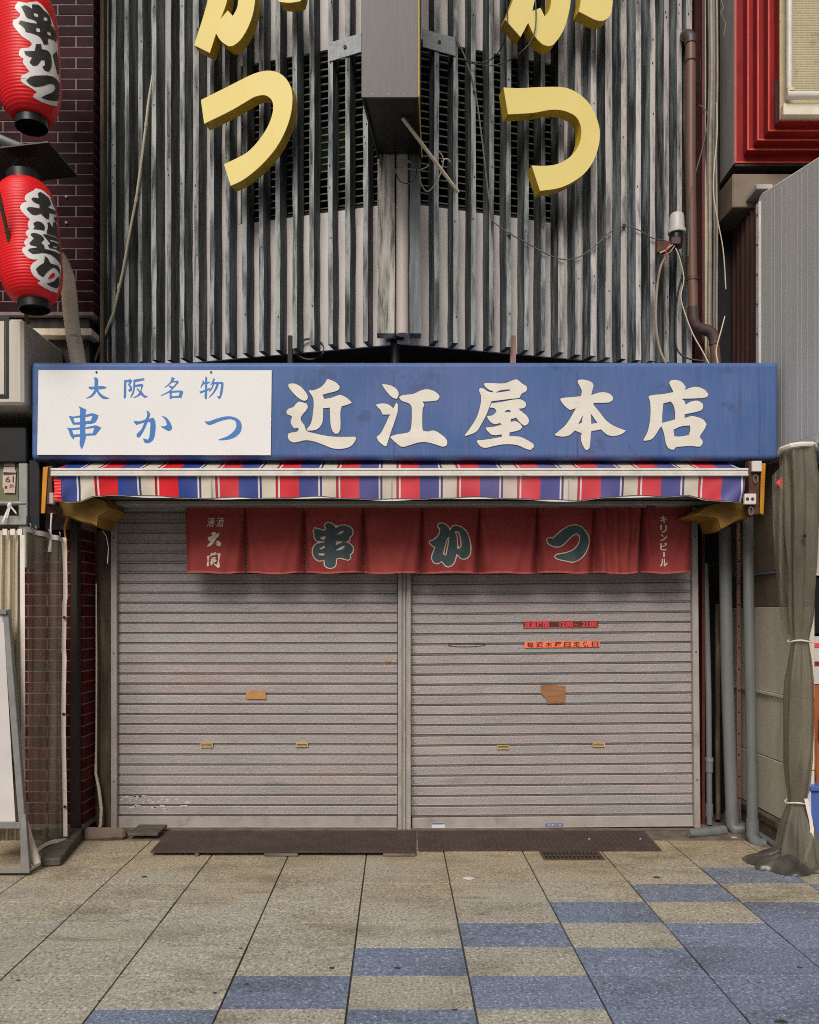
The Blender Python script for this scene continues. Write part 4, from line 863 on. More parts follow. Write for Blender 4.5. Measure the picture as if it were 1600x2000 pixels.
# white plate screwed onto the sign
PD = SGD - 0.012
pl = thing('sign_plate', 'white plate with blue brush lettering screwed on left end of the blue sign', 'sign', W(301, 889, PD))
c = [W(72.5, 888.5, PD), W(529, 889, PD), W(531, 723, PD), W(75, 722.5, PD)]
part('plate', MB().hexa(c + [v + Vector((0, 0.006, 0)) for v in c]), 'plate', pl, bevel=0.001)
for px, py in ((188.5, 727), (412.5, 727)):
    q = W(px, py, PD)
    part('screw', MB().tube([q + Vector((0, -0.005, 0)), q + Vector((0, 0.002, 0))], [0.006, 0.0085], 10), 'rust', pl)
k3 = 0.3125
plate_chars = [
 [[[(458, 150), (475, 152), (486, 165), (483, 205), (520, 205), (538, 212), (530, 220), (484, 226), (500, 250), (525, 268), (558, 280), (540, 285), (515, 284), (490, 262), (476, 238), (462, 258), (440, 275), (412, 282), (412, 278), (440, 262), (460, 232), (463, 222), (440, 226), (425, 215), (428, 208), (462, 208), (463, 170)]]],
 [[[(648, 165), (660, 168), (688, 160), (698, 172), (685, 195), (698, 215), (695, 235), (680, 240), (672, 230), (682, 222), (683, 212), (672, 195), (680, 178), (662, 181), (660, 275), (648, 284), (645, 275)]],
  [[(705, 165), (770, 155), (776, 162), (765, 170), (718, 178), (717, 197), (760, 190), (768, 200), (755, 232), (775, 260), (800, 272), (775, 278), (750, 258), (735, 270), (705, 280), (708, 274), (730, 262), (742, 245), (725, 222), (730, 216), (748, 236), (755, 206), (716, 210), (708, 250), (690, 278), (685, 276), (700, 240), (705, 200)]]],
 [[[(945, 148), (965, 155), (955, 172), (985, 170), (990, 180), (965, 210), (940, 235), (1005, 232), (1018, 240), (1005, 280), (990, 277), (945, 279), (945, 284), (932, 286), (932, 245), (880, 266), (878, 262), (920, 240), (945, 222), (925, 205), (930, 200), (955, 208), (975, 182), (948, 182), (910, 212), (900, 212), (935, 180)], [(946, 246), (995, 243), (988, 266), (946, 268)]]],
 [[[(1155, 145), (1167, 150), (1167, 180), (1185, 176), (1185, 184), (1167, 190), (1167, 222), (1185, 215), (1185, 222), (1167, 235), (1165, 280), (1160, 290), (1150, 275), (1154, 240), (1125, 250), (1117, 240), (1154, 228), (1154, 192), (1142, 195), (1130, 215), (1124, 212), (1138, 180), (1138, 168), (1146, 170), (1146, 182), (1154, 180)]],
  [[(1205, 155), (1215, 160), (1210, 180), (1262, 178), (1270, 188), (1262, 250), (1250, 282), (1240, 285), (1228, 270), (1245, 265), (1255, 190), (1240, 190), (1230, 220), (1200, 260), (1178, 278), (1176, 274), (1205, 240), (1225, 192), (1212, 192), (1195, 228), (1178, 240), (1176, 236), (1195, 210), (1202, 187), (1190, 200), (1187, 196), (1198, 178)]]],
 [[[(362, 332), (375, 335), (412, 352), (405, 385), (450, 374), (488, 388), (470, 430), (440, 440), (408, 442), (405, 465), (470, 450), (505, 465), (470, 512), (410, 515), (400, 560), (383, 600), (370, 570), (372, 520), (335, 525), (332, 540), (312, 515), (300, 480), (287, 463), (320, 468), (372, 462), (372, 445), (328, 445), (310, 410), (302, 390), (330, 395), (372, 388), (372, 350)], [(330, 405), (372, 400), (372, 430), (338, 432)], [(405, 398), (450, 390), (440, 420), (405, 425)], [(322, 480), (372, 475), (372, 505), (332, 508)], [(405, 472), (462, 466), (450, 500), (405, 502)]]],
 [[[(788, 358), (800, 362), (812, 380), (802, 410), (830, 402), (843, 425), (843, 490), (830, 540), (800, 562), (775, 558), (765, 530), (795, 540), (805, 525), (812, 450), (810, 428), (795, 430), (770, 485), (745, 525), (728, 525), (725, 505), (755, 475), (775, 432), (745, 440), (725, 448), (708, 430), (710, 422), (740, 425), (780, 412), (792, 385)]],
  [[(880, 390), (910, 400), (935, 430), (948, 465), (940, 480), (925, 485), (905, 475), (880, 460), (880, 455), (905, 455), (915, 445), (905, 415)]]],
 [[[(1150, 425), (1180, 425), (1225, 408), (1290, 393), (1340, 400), (1375, 425), (1383, 465), (1370, 500), (1330, 530), (1280, 542), (1238, 543), (1240, 538), (1290, 520), (1330, 490), (1350, 455), (1345, 425), (1320, 412), (1280, 415), (1230, 430), (1185, 448), (1165, 442)]]],
]
for ch in plate_chars:
    mb = MB()
    for loops in ch: mb.prism(glyph(loops, 40, 690, k3, 2), lambda x, y: W(x, y, PD - 0.0012))
    part('character', mb, 'plateblue', pl)

# ================================================================== striped awning
AD = 5.25
aw = thing('striped_awning', 'red, blue and cream striped awning with white front bar under the blue sign', 'awning', (0.0, AD, 2.28))
ax0, ax1 = X(103, AD), X(1457, AD)
zb0, zb1 = Z(930, AD), Z(914.5, AD)
mb = MB()
for k in range(3):      # a bar with two grooves
    h = (zb1 - zb0) / 3
    mb.box(X(100, AD), X(1461, AD), AD - 0.012 + (0.004 if k == 1 else 0), AD + 0.028, zb0 + h * k + 0.0008, zb0 + h * (k + 1) - 0.0008)
part('front_bar', mb, 'barwhite', aw, bevel=0.002)
def top_fn(u, v):
    x = ax0 + (ax1 - ax0) * u
    y = AD + 0.005 + 0.42 * v
    return (x * (1 - 0.01 * v), y, zb1 - 0.006 + 0.19 * v - 0.02 * math.sin(math.pi * v) + 0.004 * mnoise.noise(Vector((x * 5, v * 3, 2))))
part('awning_cloth', MB().grid(top_fn, 90, 8), 'stripes', aw, smooth=True)
def edge_y(px):     # lower edge of the valance in the picture
    pts = [(103, 979), (150, 980), (182, 969), (215, 967), (300, 971), (420, 974), (520, 973), (640, 972), (765, 977), (860, 973), (980, 973), (1112, 979), (1200, 971), (1300, 970), (1345, 968), (1390, 977), (1457, 981)]
    for (a, ya), (b, yb2) in zip(pts, pts[1:]):
        if a <= px <= b:
            t = (px - a) / (b - a); t = t * t * (3 - 2 * t); return ya + (yb2 - ya) * t
    return 979
def val_fn(u, v):
    px = 103 + (1457 - 103) * u
    x = ax0 + (ax1 - ax0) * u
    ey = edge_y(px) - 1.0 - 2.8 * max(0, math.sin(u * math.pi * 17 + 0.5)) ** 0.8 * (1 if 0.05 < u < 0.94 else 0)
    zl = Z(ey, AD + 0.03)
    z = zb0 + 0.003 + (zl - zb0 - 0.003) * v
    y = AD + 0.012 + 0.02 * v + 0.010 * 0.6 * math.sin(u * 107 + 0.6) * v * v + 0.006 * mnoise.noise(Vector((x * 7, z * 9, 5))) * v
    e = min(u, 1 - u)
    y += 0.02 * math.exp(-e / 0.03) * math.sin(v * 5 + u * 160) * v
    y -= 0.006 * math.exp(-((px - 765) / 3) ** 2) + 0.006 * math.exp(-((px - 1112) / 3) ** 2) + 0.006 * math.exp(-((px - 412) / 3) ** 2)
    return Vector((x, y, z))
part('valance', MB().grid(val_fn, 260, 12), 'stripes', aw, smooth=True, sharp=80)
def lip_fn(u, v):      # pale reverse of the hem that curls into view
    q = val_fn(u, 1.0)
    zl = Z(edge_y(103 + 1354 * u) + 0.8, AD + 0.03)
    return Vector((q.x, q.y + 0.010 - 0.004 * v, q.z + 0.012 + (zl - q.z - 0.012) * v))
part('valance_lining', MB().grid(lip_fn, 260, 2), 'barwhite', aw, smooth=True)
for px in (412, 765, 1112):
    part('seam', MB().grid(lambda u, v, px=px: val_fn((px - 1.2 + 2.4 * u - 103) / 1354, v) + Vector((0, -0.0025, 0)), 1, 12), 'greyboard', aw)
# red piping strip at the left end, blue gathered end at the right
part('end_piping', MB().grid(lambda u, v: val_fn(0.0 + 0.0105 * u, 0.15 + 0.85 * v) + Vector((0, -0.003 - 0.003 * math.sin(v * 40), 0)), 3, 24), 'sticker_red', aw, smooth=True)
# left bracket and mustard arm cover
mb = MB().hexa([W(80, 1003, 5.30), W(88, 1003, 5.30), W(94, 912, 5.30), W(84, 912, 5.30), W(84, 1003, 5.62), W(91, 1003, 5.62), W(96, 912, 5.62), W(88, 912, 5.62)])
part('side_flap', mb, 'orange', aw, bevel=0.003)
part('end_bracket', MB().pbox(90, 102, 910, 985, 5.31, 5.40), 'brownsteel', aw, bevel=0.003)
part('end_bracket', MB().pbox(96, 104, 962, 984, 5.262, 5.30), 'greyboard', aw, bevel=0.003)
def cover(pts, D0, D1, shrink):
    l = smooth_loop(pts, 3)
    mb = MB(); n = len(l)
    cx = sum(p[0] for p in l) / n; cy = sum(p[1] for p in l) / n
    rings = []
    for k in range(7):
        t = k / 6; D = D0 + (D1 - D0) * t; s = 1 - shrink * (2 * t - 0.6) ** 2 * 0.4 - (0.5 if k in (0,) else 0) * 0.25
        rings += [Vector(W(cx + (p[0] - cx) * s, cy + (p[1] - cy) * s + 0.8 * math.sin(i * 1.9), D0 + 0.1)) + Vector((0, D - D0 - 0.1, 0)) for i, p in enumerate(l)]
    mb.add(rings, [(k * n + i, k * n + (i + 1) % n, (k + 1) * n + (i + 1) % n, (k + 1) * n + i) for k in range(6) for i in range(n)] + [tuple(range(n))[::-1], tuple(range(6 * n, 7 * n))])
    return mb
part('arm_cover', cover([(110, 988), (130, 972), (170, 968), (220, 980), (229, 996), (219, 1006), (207, 1012), (204, 1034), (170, 1024), (130, 1010), (112, 1004)], 5.42, 5.74, 0.1), 'mustard', aw, smooth=True)
part('arm_cover', cover([(1335, 1010), (1370, 990), (1410, 980), (1464, 986), (1465, 1012), (1440, 1018), (1395, 1040), (1388, 1016)], 5.42, 5.74, 0.1), 'mustard', aw, smooth=True)
part('arm_strip', MB().hexa([W(84, 1003, 5.31), W(120, 1005, 5.40), W(120, 990, 5.40), W(92, 980, 5.31), W(84, 1003, 5.36), W(120, 1005, 5.5), W(120, 990, 5.5), W(92, 980, 5.36)]), 'brownsteel', aw)
part('end_bracket', MB().pbox(1463, 1484, 900, 1005, 5.30, 5.36), 'brownsteel', aw, bevel=0.003)
part('side_flap', MB().hexa([W(1484, 1003, 5.28), W(1492, 1006, 5.28), W(1496, 905, 5.28), W(1487, 905, 5.28), W(1484, 1003, 5.5), W(1490, 1006, 5.5), W(1494, 905, 5.5), W(1487, 905, 5.5)]), 'orange', aw, bevel=0.003)
part('bracket_pad', MB().pbox(1470, 1489, 900, 921, 5.27, 5.298), 'barwhite', aw, bevel=0.004)
pad = part('bracket_pad', MB().pbox(1455, 1478, 964, 985, 5.27, 5.298), 'barwhite', aw, bevel=0.004)
for px in (1460.5, 1470.5):
    q = W(px, 974.5, 5.268)
    part('bolt', MB().tube([q, q + Vector((0, 0.004, 0))], 0.011, 12), 'rust', pad)
for px, py in ((1476, 935), (1467, 998)):
    q = [W(px + 4 * math.cos(a), py + 8 * math.sin(a), 5.288) for a in [k * math.pi / 8 for k in range(17)]]
    part('slot_ring', MB().tube(q, 0.003, 6), 'galv', aw, smooth=True)
# cords hanging from the brackets
single('cord', MB().tube([W(101, 1002, 5.3), W(99, 1030, 5.3), W(100, 1050, 5.3), W(97, 1078, 5.3)], [0.006, 0.005, 0.006, 0.012], 7), 'ribbon', 'frayed white cord hanging from left end of the awning', 'cord', smooth=True)
single('cord', MB().tube([W(132, 1010, 5.5), W(126, 1030, 5.5), W(128, 1055, 5.5), W(131, 1080, 5.5), W(129, 1110, 5.5)], [0.010, 0.006, 0.007, 0.006, 0.003], 7), 'orange', 'twisted orange cord under the left mustard arm cover', 'cord', smooth=True)
single('cord', MB().tube([W(200, 1036, 5.66), W(208, 1048, 5.66), W(212, 1070, 5.66), W(210, 1100, 5.66)], 0.003, 6), 'ribbon', 'thin white string beside the left shutter rail', 'cord', smooth=True)
single('coiled_cable', MB().tube([W(1268 + 18 * math.cos(a) + 0.8 * a, 974 + 15 * math.sin(a), 5.6 + 0.004 * a) for a in [k * 0.35 - 0.2 for k in range(28)]], 0.006, 6), 'cable_black', 'black coil of cable hanging under right part of awning', 'cable', smooth=True)

# ================================================================== upper facade: box, letters, wires
ub = thing('projecting_sign_box', 'tall brown sign box seen end on, fixed at the middle of the slats', 'sign', W(762, 190, 4.9))
f0, f1 = W(706, 190, 4.77), W(817, 190, 4.77)
b0, b1 = W(738, 312, 5.415), W(823, 312, 5.415)
zt = 6.9; zbm = f0.z; th = 0.012
def wallbox(a, b, z0, z1, inward):
    d = Vector(inward) * th
    c = [Vector((a.x, a.y, z0)), Vector((b.x, b.y, z0)), Vector((b.x, b.y, z1)), Vector((a.x, a.y, z1))]
    return MB().hexa(c + [v + d for v in c])
part('box_front', wallbox(f0, f1, zbm, zt, (0, 1, 0)), 'signbrown', ub, bevel=0.002)
part('box_side', wallbox(Vector((f0.x, f0.y + th + 0.001, 0)), b0, zbm, zt, (1, 0, 0)), 'gloss_black', ub)
part('box_side', wallbox(Vector((f1.x, f1.y + th + 0.001, 0)), b1, zbm, zt, (-1, 0, 0)), 'gloss_black', ub)
part('box_floor', MB().hexa([(f0.x + th, f0.y + 0.02, zbm + 0.03), (f1.x - th, f1.y + 0.02, zbm + 0.03), (f1.x - th, f1.y + 0.02, zbm + 0.05), (f0.x + th, f0.y + 0.02, zbm + 0.05), (b0.x + th, b0.y, zbm + 0.03), (b1.x - th, b1.y, zbm + 0.03), (b1.x - th, b1.y, zbm + 0.05), (b0.x + th, b0.y, zbm + 0.05)]), 'gloss_black', ub)
part('corner_trim', MB().hexa([Vector((f1.x - 0.002, f1.y - 0.004, zbm)), Vector((f1.x + 0.012, f1.y + 0.0, zbm)), Vector((f1.x + 0.012, f1.y, zt)), Vector((f1.x - 0.002, f1.y - 0.004, zt)), Vector((f1.x + 0.001, f1.y + 0.02, zbm)), Vector((f1.x + 0.014, f1.y + 0.02, zbm)), Vector((f1.x + 0.014, f1.y + 0.02, zt)), Vector((f1.x + 0.001, f1.y + 0.02, zt))]), 'signbrown', ub)
part('yellow_strip', MB().tube([(f1.x + 0.004, f1.y - 0.006, zt), (f1.x + 0.004, f1.y - 0.006, zbm), (b1.x + 0.004, b1.y - 0.02, zbm - 0.002)], 0.0035, 6), 'neon', ub)
for px in (728, 759, 790): 
    q = W(px, 184, 4.77)
    part('rivet', MB().tube([q + Vector((0, -0.002, 0)), q + Vector((0, 0.002, 0))], 0.004, 8), 'galv', ub)
for side, pts in ((-1, [(643, 83), (706, 64), (706, 101), (643, 120)]), (1, [(826, 56), (890, 73), (890, 109), (826, 91)])):
    c = [wing(p[0], p[1], side, 0.008) for p in (pts[3], pts[2], pts[1], pts[0])]
    n = Vector((side * SA, -CA, 0))
    br = single('bracket', MB().hexa(c + [v - n * 0.008 for v in c]), 'galv', 'galvanised flat bracket across the slats left of the brown sign box' if side < 0 else 'galvanised flat bracket across the slats right of the brown sign box', 'bracket', group='brackets of the brown sign box', bevel=0.001)
    m_ = (c[0] + c[2]) / 2
    part('bolt', MB().tube([m_ + n * 0.006, m_ - n * 0.002], 0.012, 10), 'rust', br)

LT = 0.085      # depth of the yellow letters
def letter(name, label, side, loops, off=0.20, k=(0, 0, 0.25)):
    lp = [smooth_loop(conv(l, *k), 4, 40) for l in loops]
    n = Vector((side * SA, -CA, 0))
    mf = lambda x, y: wing(x, y, side, off)
    c = wing(sum(p[0] for p in lp[0]) / len(lp[0]), max(p[1] for p in lp[0]), side, off)
    t = thing(name, label, 'letter', c, group='yellow channel letters on the slats')
    part('letter_face', MB().prism(lp, lambda x, y: mf(x, y) - n * 0.0, back=-n * 0.006), 'yellow', t)
    body = MB()
    k0 = 0
    for l in lp:
        m = len(l)
        a = [mf(*p) - n * 0.0065 for p in l]; b = [mf(*p) - n * LT for p in l]
        body.add(a + b, [(i, (i + 1) % m, m + (i + 1) % m, m + i) for i in range(m)])
    part('letter_return', body, 'yellowside', t, smooth=True, sharp=35)
    bk = MB().prism(lp, lambda x, y: mf(x, y) - n * (LT - 0.002))
    part('letter_back', bk, 'brownsteel', t)
    # stand-off brackets to the slats
    xs_ = [p[0] for p in lp[0]]; ys_ = [p[1] for p in lp[0]]
    for q in (lp[0][len(lp[0]) // 7], lp[0][len(lp[0]) * 4 // 7]):
        cxp, cyp = sum(xs_) / len(xs_), sum(ys_) / len(ys_)
        qq = (q[0] * 0.94 + cxp * 0.06, q[1] * 0.94 + cyp * 0.06)
        a = mf(*qq) - n * LT; part('stand_off', MB().tube([a, a - n * (off - LT) + Vector((0, 0, -0.03))], 0.010, 6), 'brownsteel', t)
    return t
letter('letter_tsu', 'left yellow curved letter low on the slats, leaning with open ends at left', -1,
       [[(170, 780), (390, 670), (560, 585), (640, 558), (720, 552), (790, 575), (840, 620), (875, 690), (885, 780), (870, 900), (830, 1020), (760, 1150), (660, 1270), (560, 1360), (480, 1415), (402, 1450), (350, 1282), (440, 1240), (530, 1190), (610, 1110), (680, 1010), (720, 920), (735, 840), (725, 785), (690, 750), (650, 742), (590, 755), (520, 795), (400, 865), (195, 965)]], k=(350, 0, 0.25))
letter('letter_tsu', 'right yellow curved letter low on the slats, with level upper arm', 1,
       [[(135, 682), (250, 688), (400, 680), (560, 678), (640, 690), (720, 730), (790, 790), (845, 880), (880, 980), (887, 1070), (870, 1170), (830, 1270), (760, 1360), (660, 1430), (560, 1470), (420, 1490), (355, 1292), (450, 1295), (540, 1285), (620, 1250), (680, 1200), (725, 1130), (743, 1050), (735, 970), (700, 910), (640, 875), (570, 857), (490, 858), (370, 880), (170, 892)]], k=(950, 0, 0.25))
def letter_ka(label, side, main, dash):
    t = letter('letter_ka', label, side, main, k=(0, 0, 1))
    lp = [smooth_loop(l, 4, 40) for l in dash]
    n = Vector((side * SA, -CA, 0)); mf = lambda x, y: wing(x, y, side, 0.20)
    part('dash_face', MB().prism(lp, mf, back=-n * 0.006), 'yellow', t)
    m = len(lp[0]); a = [mf(*p) - n * 0.0065 for p in lp[0]]; b = [mf(*p) - n * LT for p in lp[0]]
    part('dash_return', MB().add(a + b, [(i, (i + 1) % m, m + (i + 1) % m, m + i) for i in range(m)]), 'yellowside', t, smooth=True, sharp=35)
letter_ka('left yellow letter cut off by top of the picture, above the leaning one', -1,
          [[(379, 88), (410, 103), (422, 65), (432, 80), (446, 90), (455, 89), (470, 77), (485, 52), (495, 22), (499, -20), (492, -70), (465, -90), (438, -88), (446, -150), (412, -155), (404, -84), (365, -76), (366, -42), (400, -50), (419, -50), (406, 0), (394, 42)], [(430, 38), (443, 3), (450, -50), (460, -50), (466, -20), (464, 12), (455, 31), (445, 20)]],
          [[(545, 3), (565, 5), (587, 2), (592, -20), (582, -60), (555, -90), (530, -75), (545, -40), (540, -10)]])
letter_ka('right yellow letter cut off by top of the picture, beside its short dash', 1,
          [[(987, 38), (1017, 72), (1032, 44), (1044, 69), (1060, 86), (1072, 90), (1082, 86), (1100, 60), (1110, 30), (1115, 0), (1118, -50), (1100, -95), (1060, -98), (1062, -160), (1025, -165), (1020, -95), (975, -95), (970, -55), (1005, -58), (1018, -52), (1003, -2)], [(1040, 21), (1047, -10), (1056, -55), (1070, -58), (1078, -30), (1077, 0), (1073, 20), (1064, 32), (1056, 15)]],
          [[(1135, 0), (1131, 22), (1150, 32), (1165, 39), (1180, 39.5), (1191, 31), (1196, 15), (1196, -10), (1180, -60), (1150, -95), (1120, -80), (1138, -45)]])

def cable(pts, r, m, label, cat='cable', name='cable', n=6, sub=4, group=None):
    P = [Vector(p) for p in pts]; q = []
    for i in range(len(P) - 1):
        p0, p1, p2, p3 = P[max(i - 1, 0)], P[i], P[i + 1], P[min(i + 2, len(P) - 1)]
        for k in range(sub):
            t = k / sub
            q.append(0.5 * ((2 * p1) + (p2 - p0) * t + (2 * p0 - 5 * p1 + 4 * p2 - p3) * t * t + (3 * p1 - p0 - 3 * p2 + p3) * t ** 3))
    q.append(P[-1])
    return single(name, MB().tube(q, r, n), m, label, cat, group=group, smooth=True)
wr = lambda px, py, o=0.02: wing(px, py, 1, o)
cable([wr(890, 72), wr(900, 92), wr(915, 130), wr(927, 172), wr(935, 220), wr(945, 300), wr(953, 370), wr(962, 432)], 0.0055, 'cable_grey', 'grey cable dropping from right bracket down the slats')
cable([wr(962, 432), wr(980, 446), wr(995, 456), wr(1030, 475), wr(1070, 497), wr(1105, 507), wr(1135, 500), wr(1165, 478), wr(1190, 455), wr(1218, 442), wr(1245, 448), wr(1275, 465), wr(1300, 470), wr(1312, 480)], 0.0045, 'cable_grey', 'grey cable sagging across the slats to the pale light sensor')
for k, (px, py) in enumerate(((927, 176), (995, 457), (1219, 441))):
    q = wr(px, py, 0.012)
    single('cable_clip', MB().tube([q + Vector((0, -0.012, 0)), q + Vector((0, 0.012, 0))], 0.012, 8), 'gloss_black', ['black cable clip on the slats beside the brown sign box', 'black cable clip below end of the dropping grey cable', 'black cable clip at top of the sagging cable'][k], 'clip', group='cable clips on the slats')
cable([wr(908, 116, .03), wr(930, 122, .04), wr(955, 118, .06), wr(975, 100, .14), wr(988, 70, .22), wr(991, 30, .22), wr(988, -10, .22)], 0.004, 'cable_black', 'thin black wire looping up over right cut off yellow letter, inner one')
cable([wr(916, 122, .03), wr(950, 128, .05), wr(985, 122, .10), wr(1020, 100, .2), wr(1040, 75, .22), wr(1047, 40, .22), wr(1046, -10, .22)], 0.004, 'cable_black', 'thin black wire looping up over right cut off yellow letter, outer one')
single('support_rod', MB().tube([W(786, 230, 5.0), W(895, 375, 5.38)], 0.0115, 10), 'hose', 'pale rusty rod slanting from underside of the brown sign box', 'rod', smooth=True)
cable([W(790 + 0, 315, 5.36)] + [W(794 + 20 * math.sin(a), 336 - 23 * math.cos(a), 5.36) for a in [k * 0.6 for k in range(1, 20)]] + [W(820, 332, 5.36), W(838, 322, 5.36)], 0.0045, 'cable_tan', 'loop of tan wire hanging under the brown sign box', sub=2)
cable([W(820, 340, 5.37), W(823, 360, 5.37), W(835, 374, 5.37), W(850, 360, 5.37), W(862, 335, 5.38), W(866, 310, 5.38), W(858, 296, 5.38)], 0.0045, 'cable_tan', 'tan wire dangling beside lower half of the slanting rod')
cable([W(862, 316, 5.40), W(872, 310, 5.40), W(880, 316, 5.42)], 0.005, 'cable_cream', 'short cream wire end near middle of the slanting rod')
cable([W(610 + k * 0, 690, 5.74) if k < 0 else W(605 + 28 * math.cos(k * 0.5), 682 + 20 * math.sin(k * 0.5), 5.74) for k in range(1, 16)], 0.008, 'cable_black', 'black cable coil in dark gap above the blue sign', sub=2)
# pale conduit slanting down the left slats
wl_ = lambda px, py, o=0.03: wing(px, py, -1, o)
cpl = thing('conduit', 'cream conduit slanting down across the slats at far left', 'conduit', wl_(186, 708, 0.05))
q = [(297, 145), (296, 158), (290, 200), (285, 245), (277, 310), (266, 390), (256, 440), (240, 530), (222, 610), (200, 665), (183, 710)]
part('conduit_pipe', MB().tube([wl_(a, b, 0.03) for a, b in q], [0.003, 0.007] + [0.0095] * 9, 9), 'canepole', cpl, smooth=True)
for (a, b) in ((285.3, 243), (266, 390), (232, 560)):
    q0 = wl_(a, b, 0.03); part('joint', MB().tube([q0 + Vector((0.003, 0, 0.02)), q0 + Vector((-0.003, 0, -0.02))], 0.0115, 9), 'canepole', cpl, smooth=True)

# light sensor at the right end of the slats
lc = W(1325, 450, 5.80)
sen = thing('light_sensor', 'pale plastic light sensor with bare wiring at right end of the slats', 'sensor', W(1322, 490, 5.8))
prof_ = [(0.0, 0.060), (0.050, 0.060), (0.056, 0.054), (0.058, 0.0)]
def lathe(cx, cy, prof, n=20):          # (radius, z) pairs
    mb = MB(); vs = []
    for r, z in prof: vs += [(cx + r * math.cos(2 * math.pi * k / n), cy + r * math.sin(2 * math.pi * k / n), z) for k in range(n)]
    fs = [(i * n + k, i * n + (k + 1) % n, (i + 1) * n + (k + 1) % n, (i + 1) * n + k) for i in range(len(prof) - 1) for k in range(n)]
    if prof[0][0] > 1e-4: fs.append(tuple(range(n))[::-1])
    if prof[-1][0] > 1e-4: fs.append(tuple(range((len(prof) - 1) * n, len(prof) * n)))
    return mb.add(vs, fs)
zt_, zm_ = Z(412, 5.8), Z(452, 5.8)
part('cap', lathe(lc.x, 5.83, [(0.0625, zm_), (0.0625, zm_ + 0.024), (0.054, zm_ + 0.030), (0.050, zt_ - 0.03), (0.045, zt_ - 0.012), (0.034, zt_ - 0.002), (0.001, zt_)], 24), 'cell', sen, smooth=True)
part('base', lathe(lc.x - 0.005, 5.83, [(0.042, Z(480, 5.8)), (0.047, zm_ - 0.03), (0.045, zm_)], 16), 'gloss_black', sen, smooth=True)
part('terminal', MB().pbox(1312, 1330, 462, 476, 5.78, 5.80), 'browncap', sen, bevel=0.003)
part('mount_arm', MB().pbox(1284, 1312, 470, 492, 5.82, 5.86), 'brownsteel', sen)
for pts, m in (([(1314, 478), (1305, 484), (1298, 490), (1289, 494)], 'cable_cream'), ([(1310, 476), (1300, 488), (1302, 500), (1304, 503)], 'cable_red'), ([(1318, 480), (1310, 492), (1300, 498)], 'cable_tan')):
    part('wire', MB().tube([W(a, b, 5.79) for a, b in pts], 0.005, 6), m, sen, smooth=True)
cable([W(1302, 500, 5.80), W(1291, 520, 5.80), W(1284, 560, 5.81), W(1281, 610, 5.81), W(1283, 650, 5.81), W(1290, 685, 5.80), W(1302, 712, 5.78)], 0.009, 'cable_tan', 'thick tan cable falling from the light sensor to the blue sign')
cable([W(1320, 485, 5.80), W(1328, 505, 5.80), W(1336, 545, 5.81), W(1330, 580, 5.81), W(1341, 620, 5.80), W(1355, 655, 5.78), W(1372, 685, 5.74), W(1386, 712, 5.70)], 0.0045, 'cable_cream', 'thin cream wire falling from the light sensor past the brown drain pipe')
cable([W(1322, 484, 5.82), W(1330, 502, 5.82), W(1334, 530, 5.83), W(1325, 570, 5.84), W(1320, 620, 5.84), W(1322, 680, 5.84), W(1345, 700, 5.82), W(1375, 705, 5.8)], 0.007, 'cable_black', 'black cable falling behind the light sensor along the last slat')

# ================================================================== right side
dp = thing('drain_pipe', 'brown drain pipe running down right edge of the slatted front', 'pipe', W(1398, 715, 5.92))
DPD = 5.92
path = [(1349, 80), (1349, 300), (1352, 545), (1353, 560), (1354, 610)]
part('pipe', MB().tube([W(a, b, DPD) for a, b in path], 0.036, 14), 'brownpipe', dp, smooth=True)
part('elbow', MB().tube([W(1338, 70, 6.1), W(1340, 69, 5.98), W(1345, 70, 5.93), W(1349, 76, DPD), W(1349, 86, DPD)], 0.042, 14), 'browncap', dp, smooth=True)
part('elbow', MB().tube([W(1354, 600, DPD), W(1354, 622, DPD), W(1358, 636, DPD), W(1368, 643, DPD), W(1380, 644, DPD), W(1390, 650, DPD), W(1396, 662, DPD), W(1396, 674, DPD)], 0.040, 14), 'browncap', dp, smooth=True)
part('pipe', MB().tube([W(1396, 668, DPD), W(1400, 730, DPD)], 0.035, 14), 'brownpipe', dp, smooth=True)
part('pipe_collar', MB().tube([W(1352.5, 541, DPD), W(1352.5, 548, DPD)], 0.041, 14), 'browncap', dp, smooth=True)
part('pipe_tie', MB().tube([W(1349, 119, DPD), W(1349, 122, DPD)], 0.038, 14), 'dark', dp, smooth=True)
# bundle of vertical conduits and cables
bund = [(1366, 1368, 0.010, 'cable_tan', 'tan conduit running up beside the brown drain pipe'), (1374, 1377, 0.016, 'canepole', 'cream conduit second from the brown drain pipe'), (1384, 1381, 0.007, 'cable_grey', 'thin grey conduit between cream and dark conduits'), (1389, 1386, 0.016, 'cable_tan', 'thick tan conduit in middle of the right hand bundle'), (1394, 1395, 0.012, 'cable_grey', 'grey conduit beside the grey side board'), (1400, 1400, 0.008, 'cable_tan', 'thin tan conduit nearest the grey side board')]
for a, b, r, m, lab in bund:
    cable([W(a, -40, 6.12), W(a + 1.5, 150, 6.10), W((a + b) / 2 - 1, 300, 6.12), W(b + 1, 450, 6.1), W(b, 600, 6.1), W(b, 760, 6.1)], r, m, lab, 'conduit', 'conduit', n=8, group='conduits beside the slatted front')
cable([W(1368, -20, 6.05), W(1372, 60, 6.05), W(1368, 140, 6.05), W(1375, 230, 6.05), W(1378, 300, 6.05), W(1372, 400, 6.05), W(1374, 520, 6.05)], 0.004, 'cable_black', 'thin black wire wandering down the conduit bundle')
cable([W(1366, 205, 6.0), W(1377, 213, 6.0), W(1383, 235, 6.0), W(1372, 290, 6.0), W(1361, 330, 5.98), W(1351, 370, 5.87), W(1347, 420, 5.86), W(1344, 500, 5.86)], 0.004, 'cable_grey', 'thin grey wire crossing from conduits over the brown drain pipe')
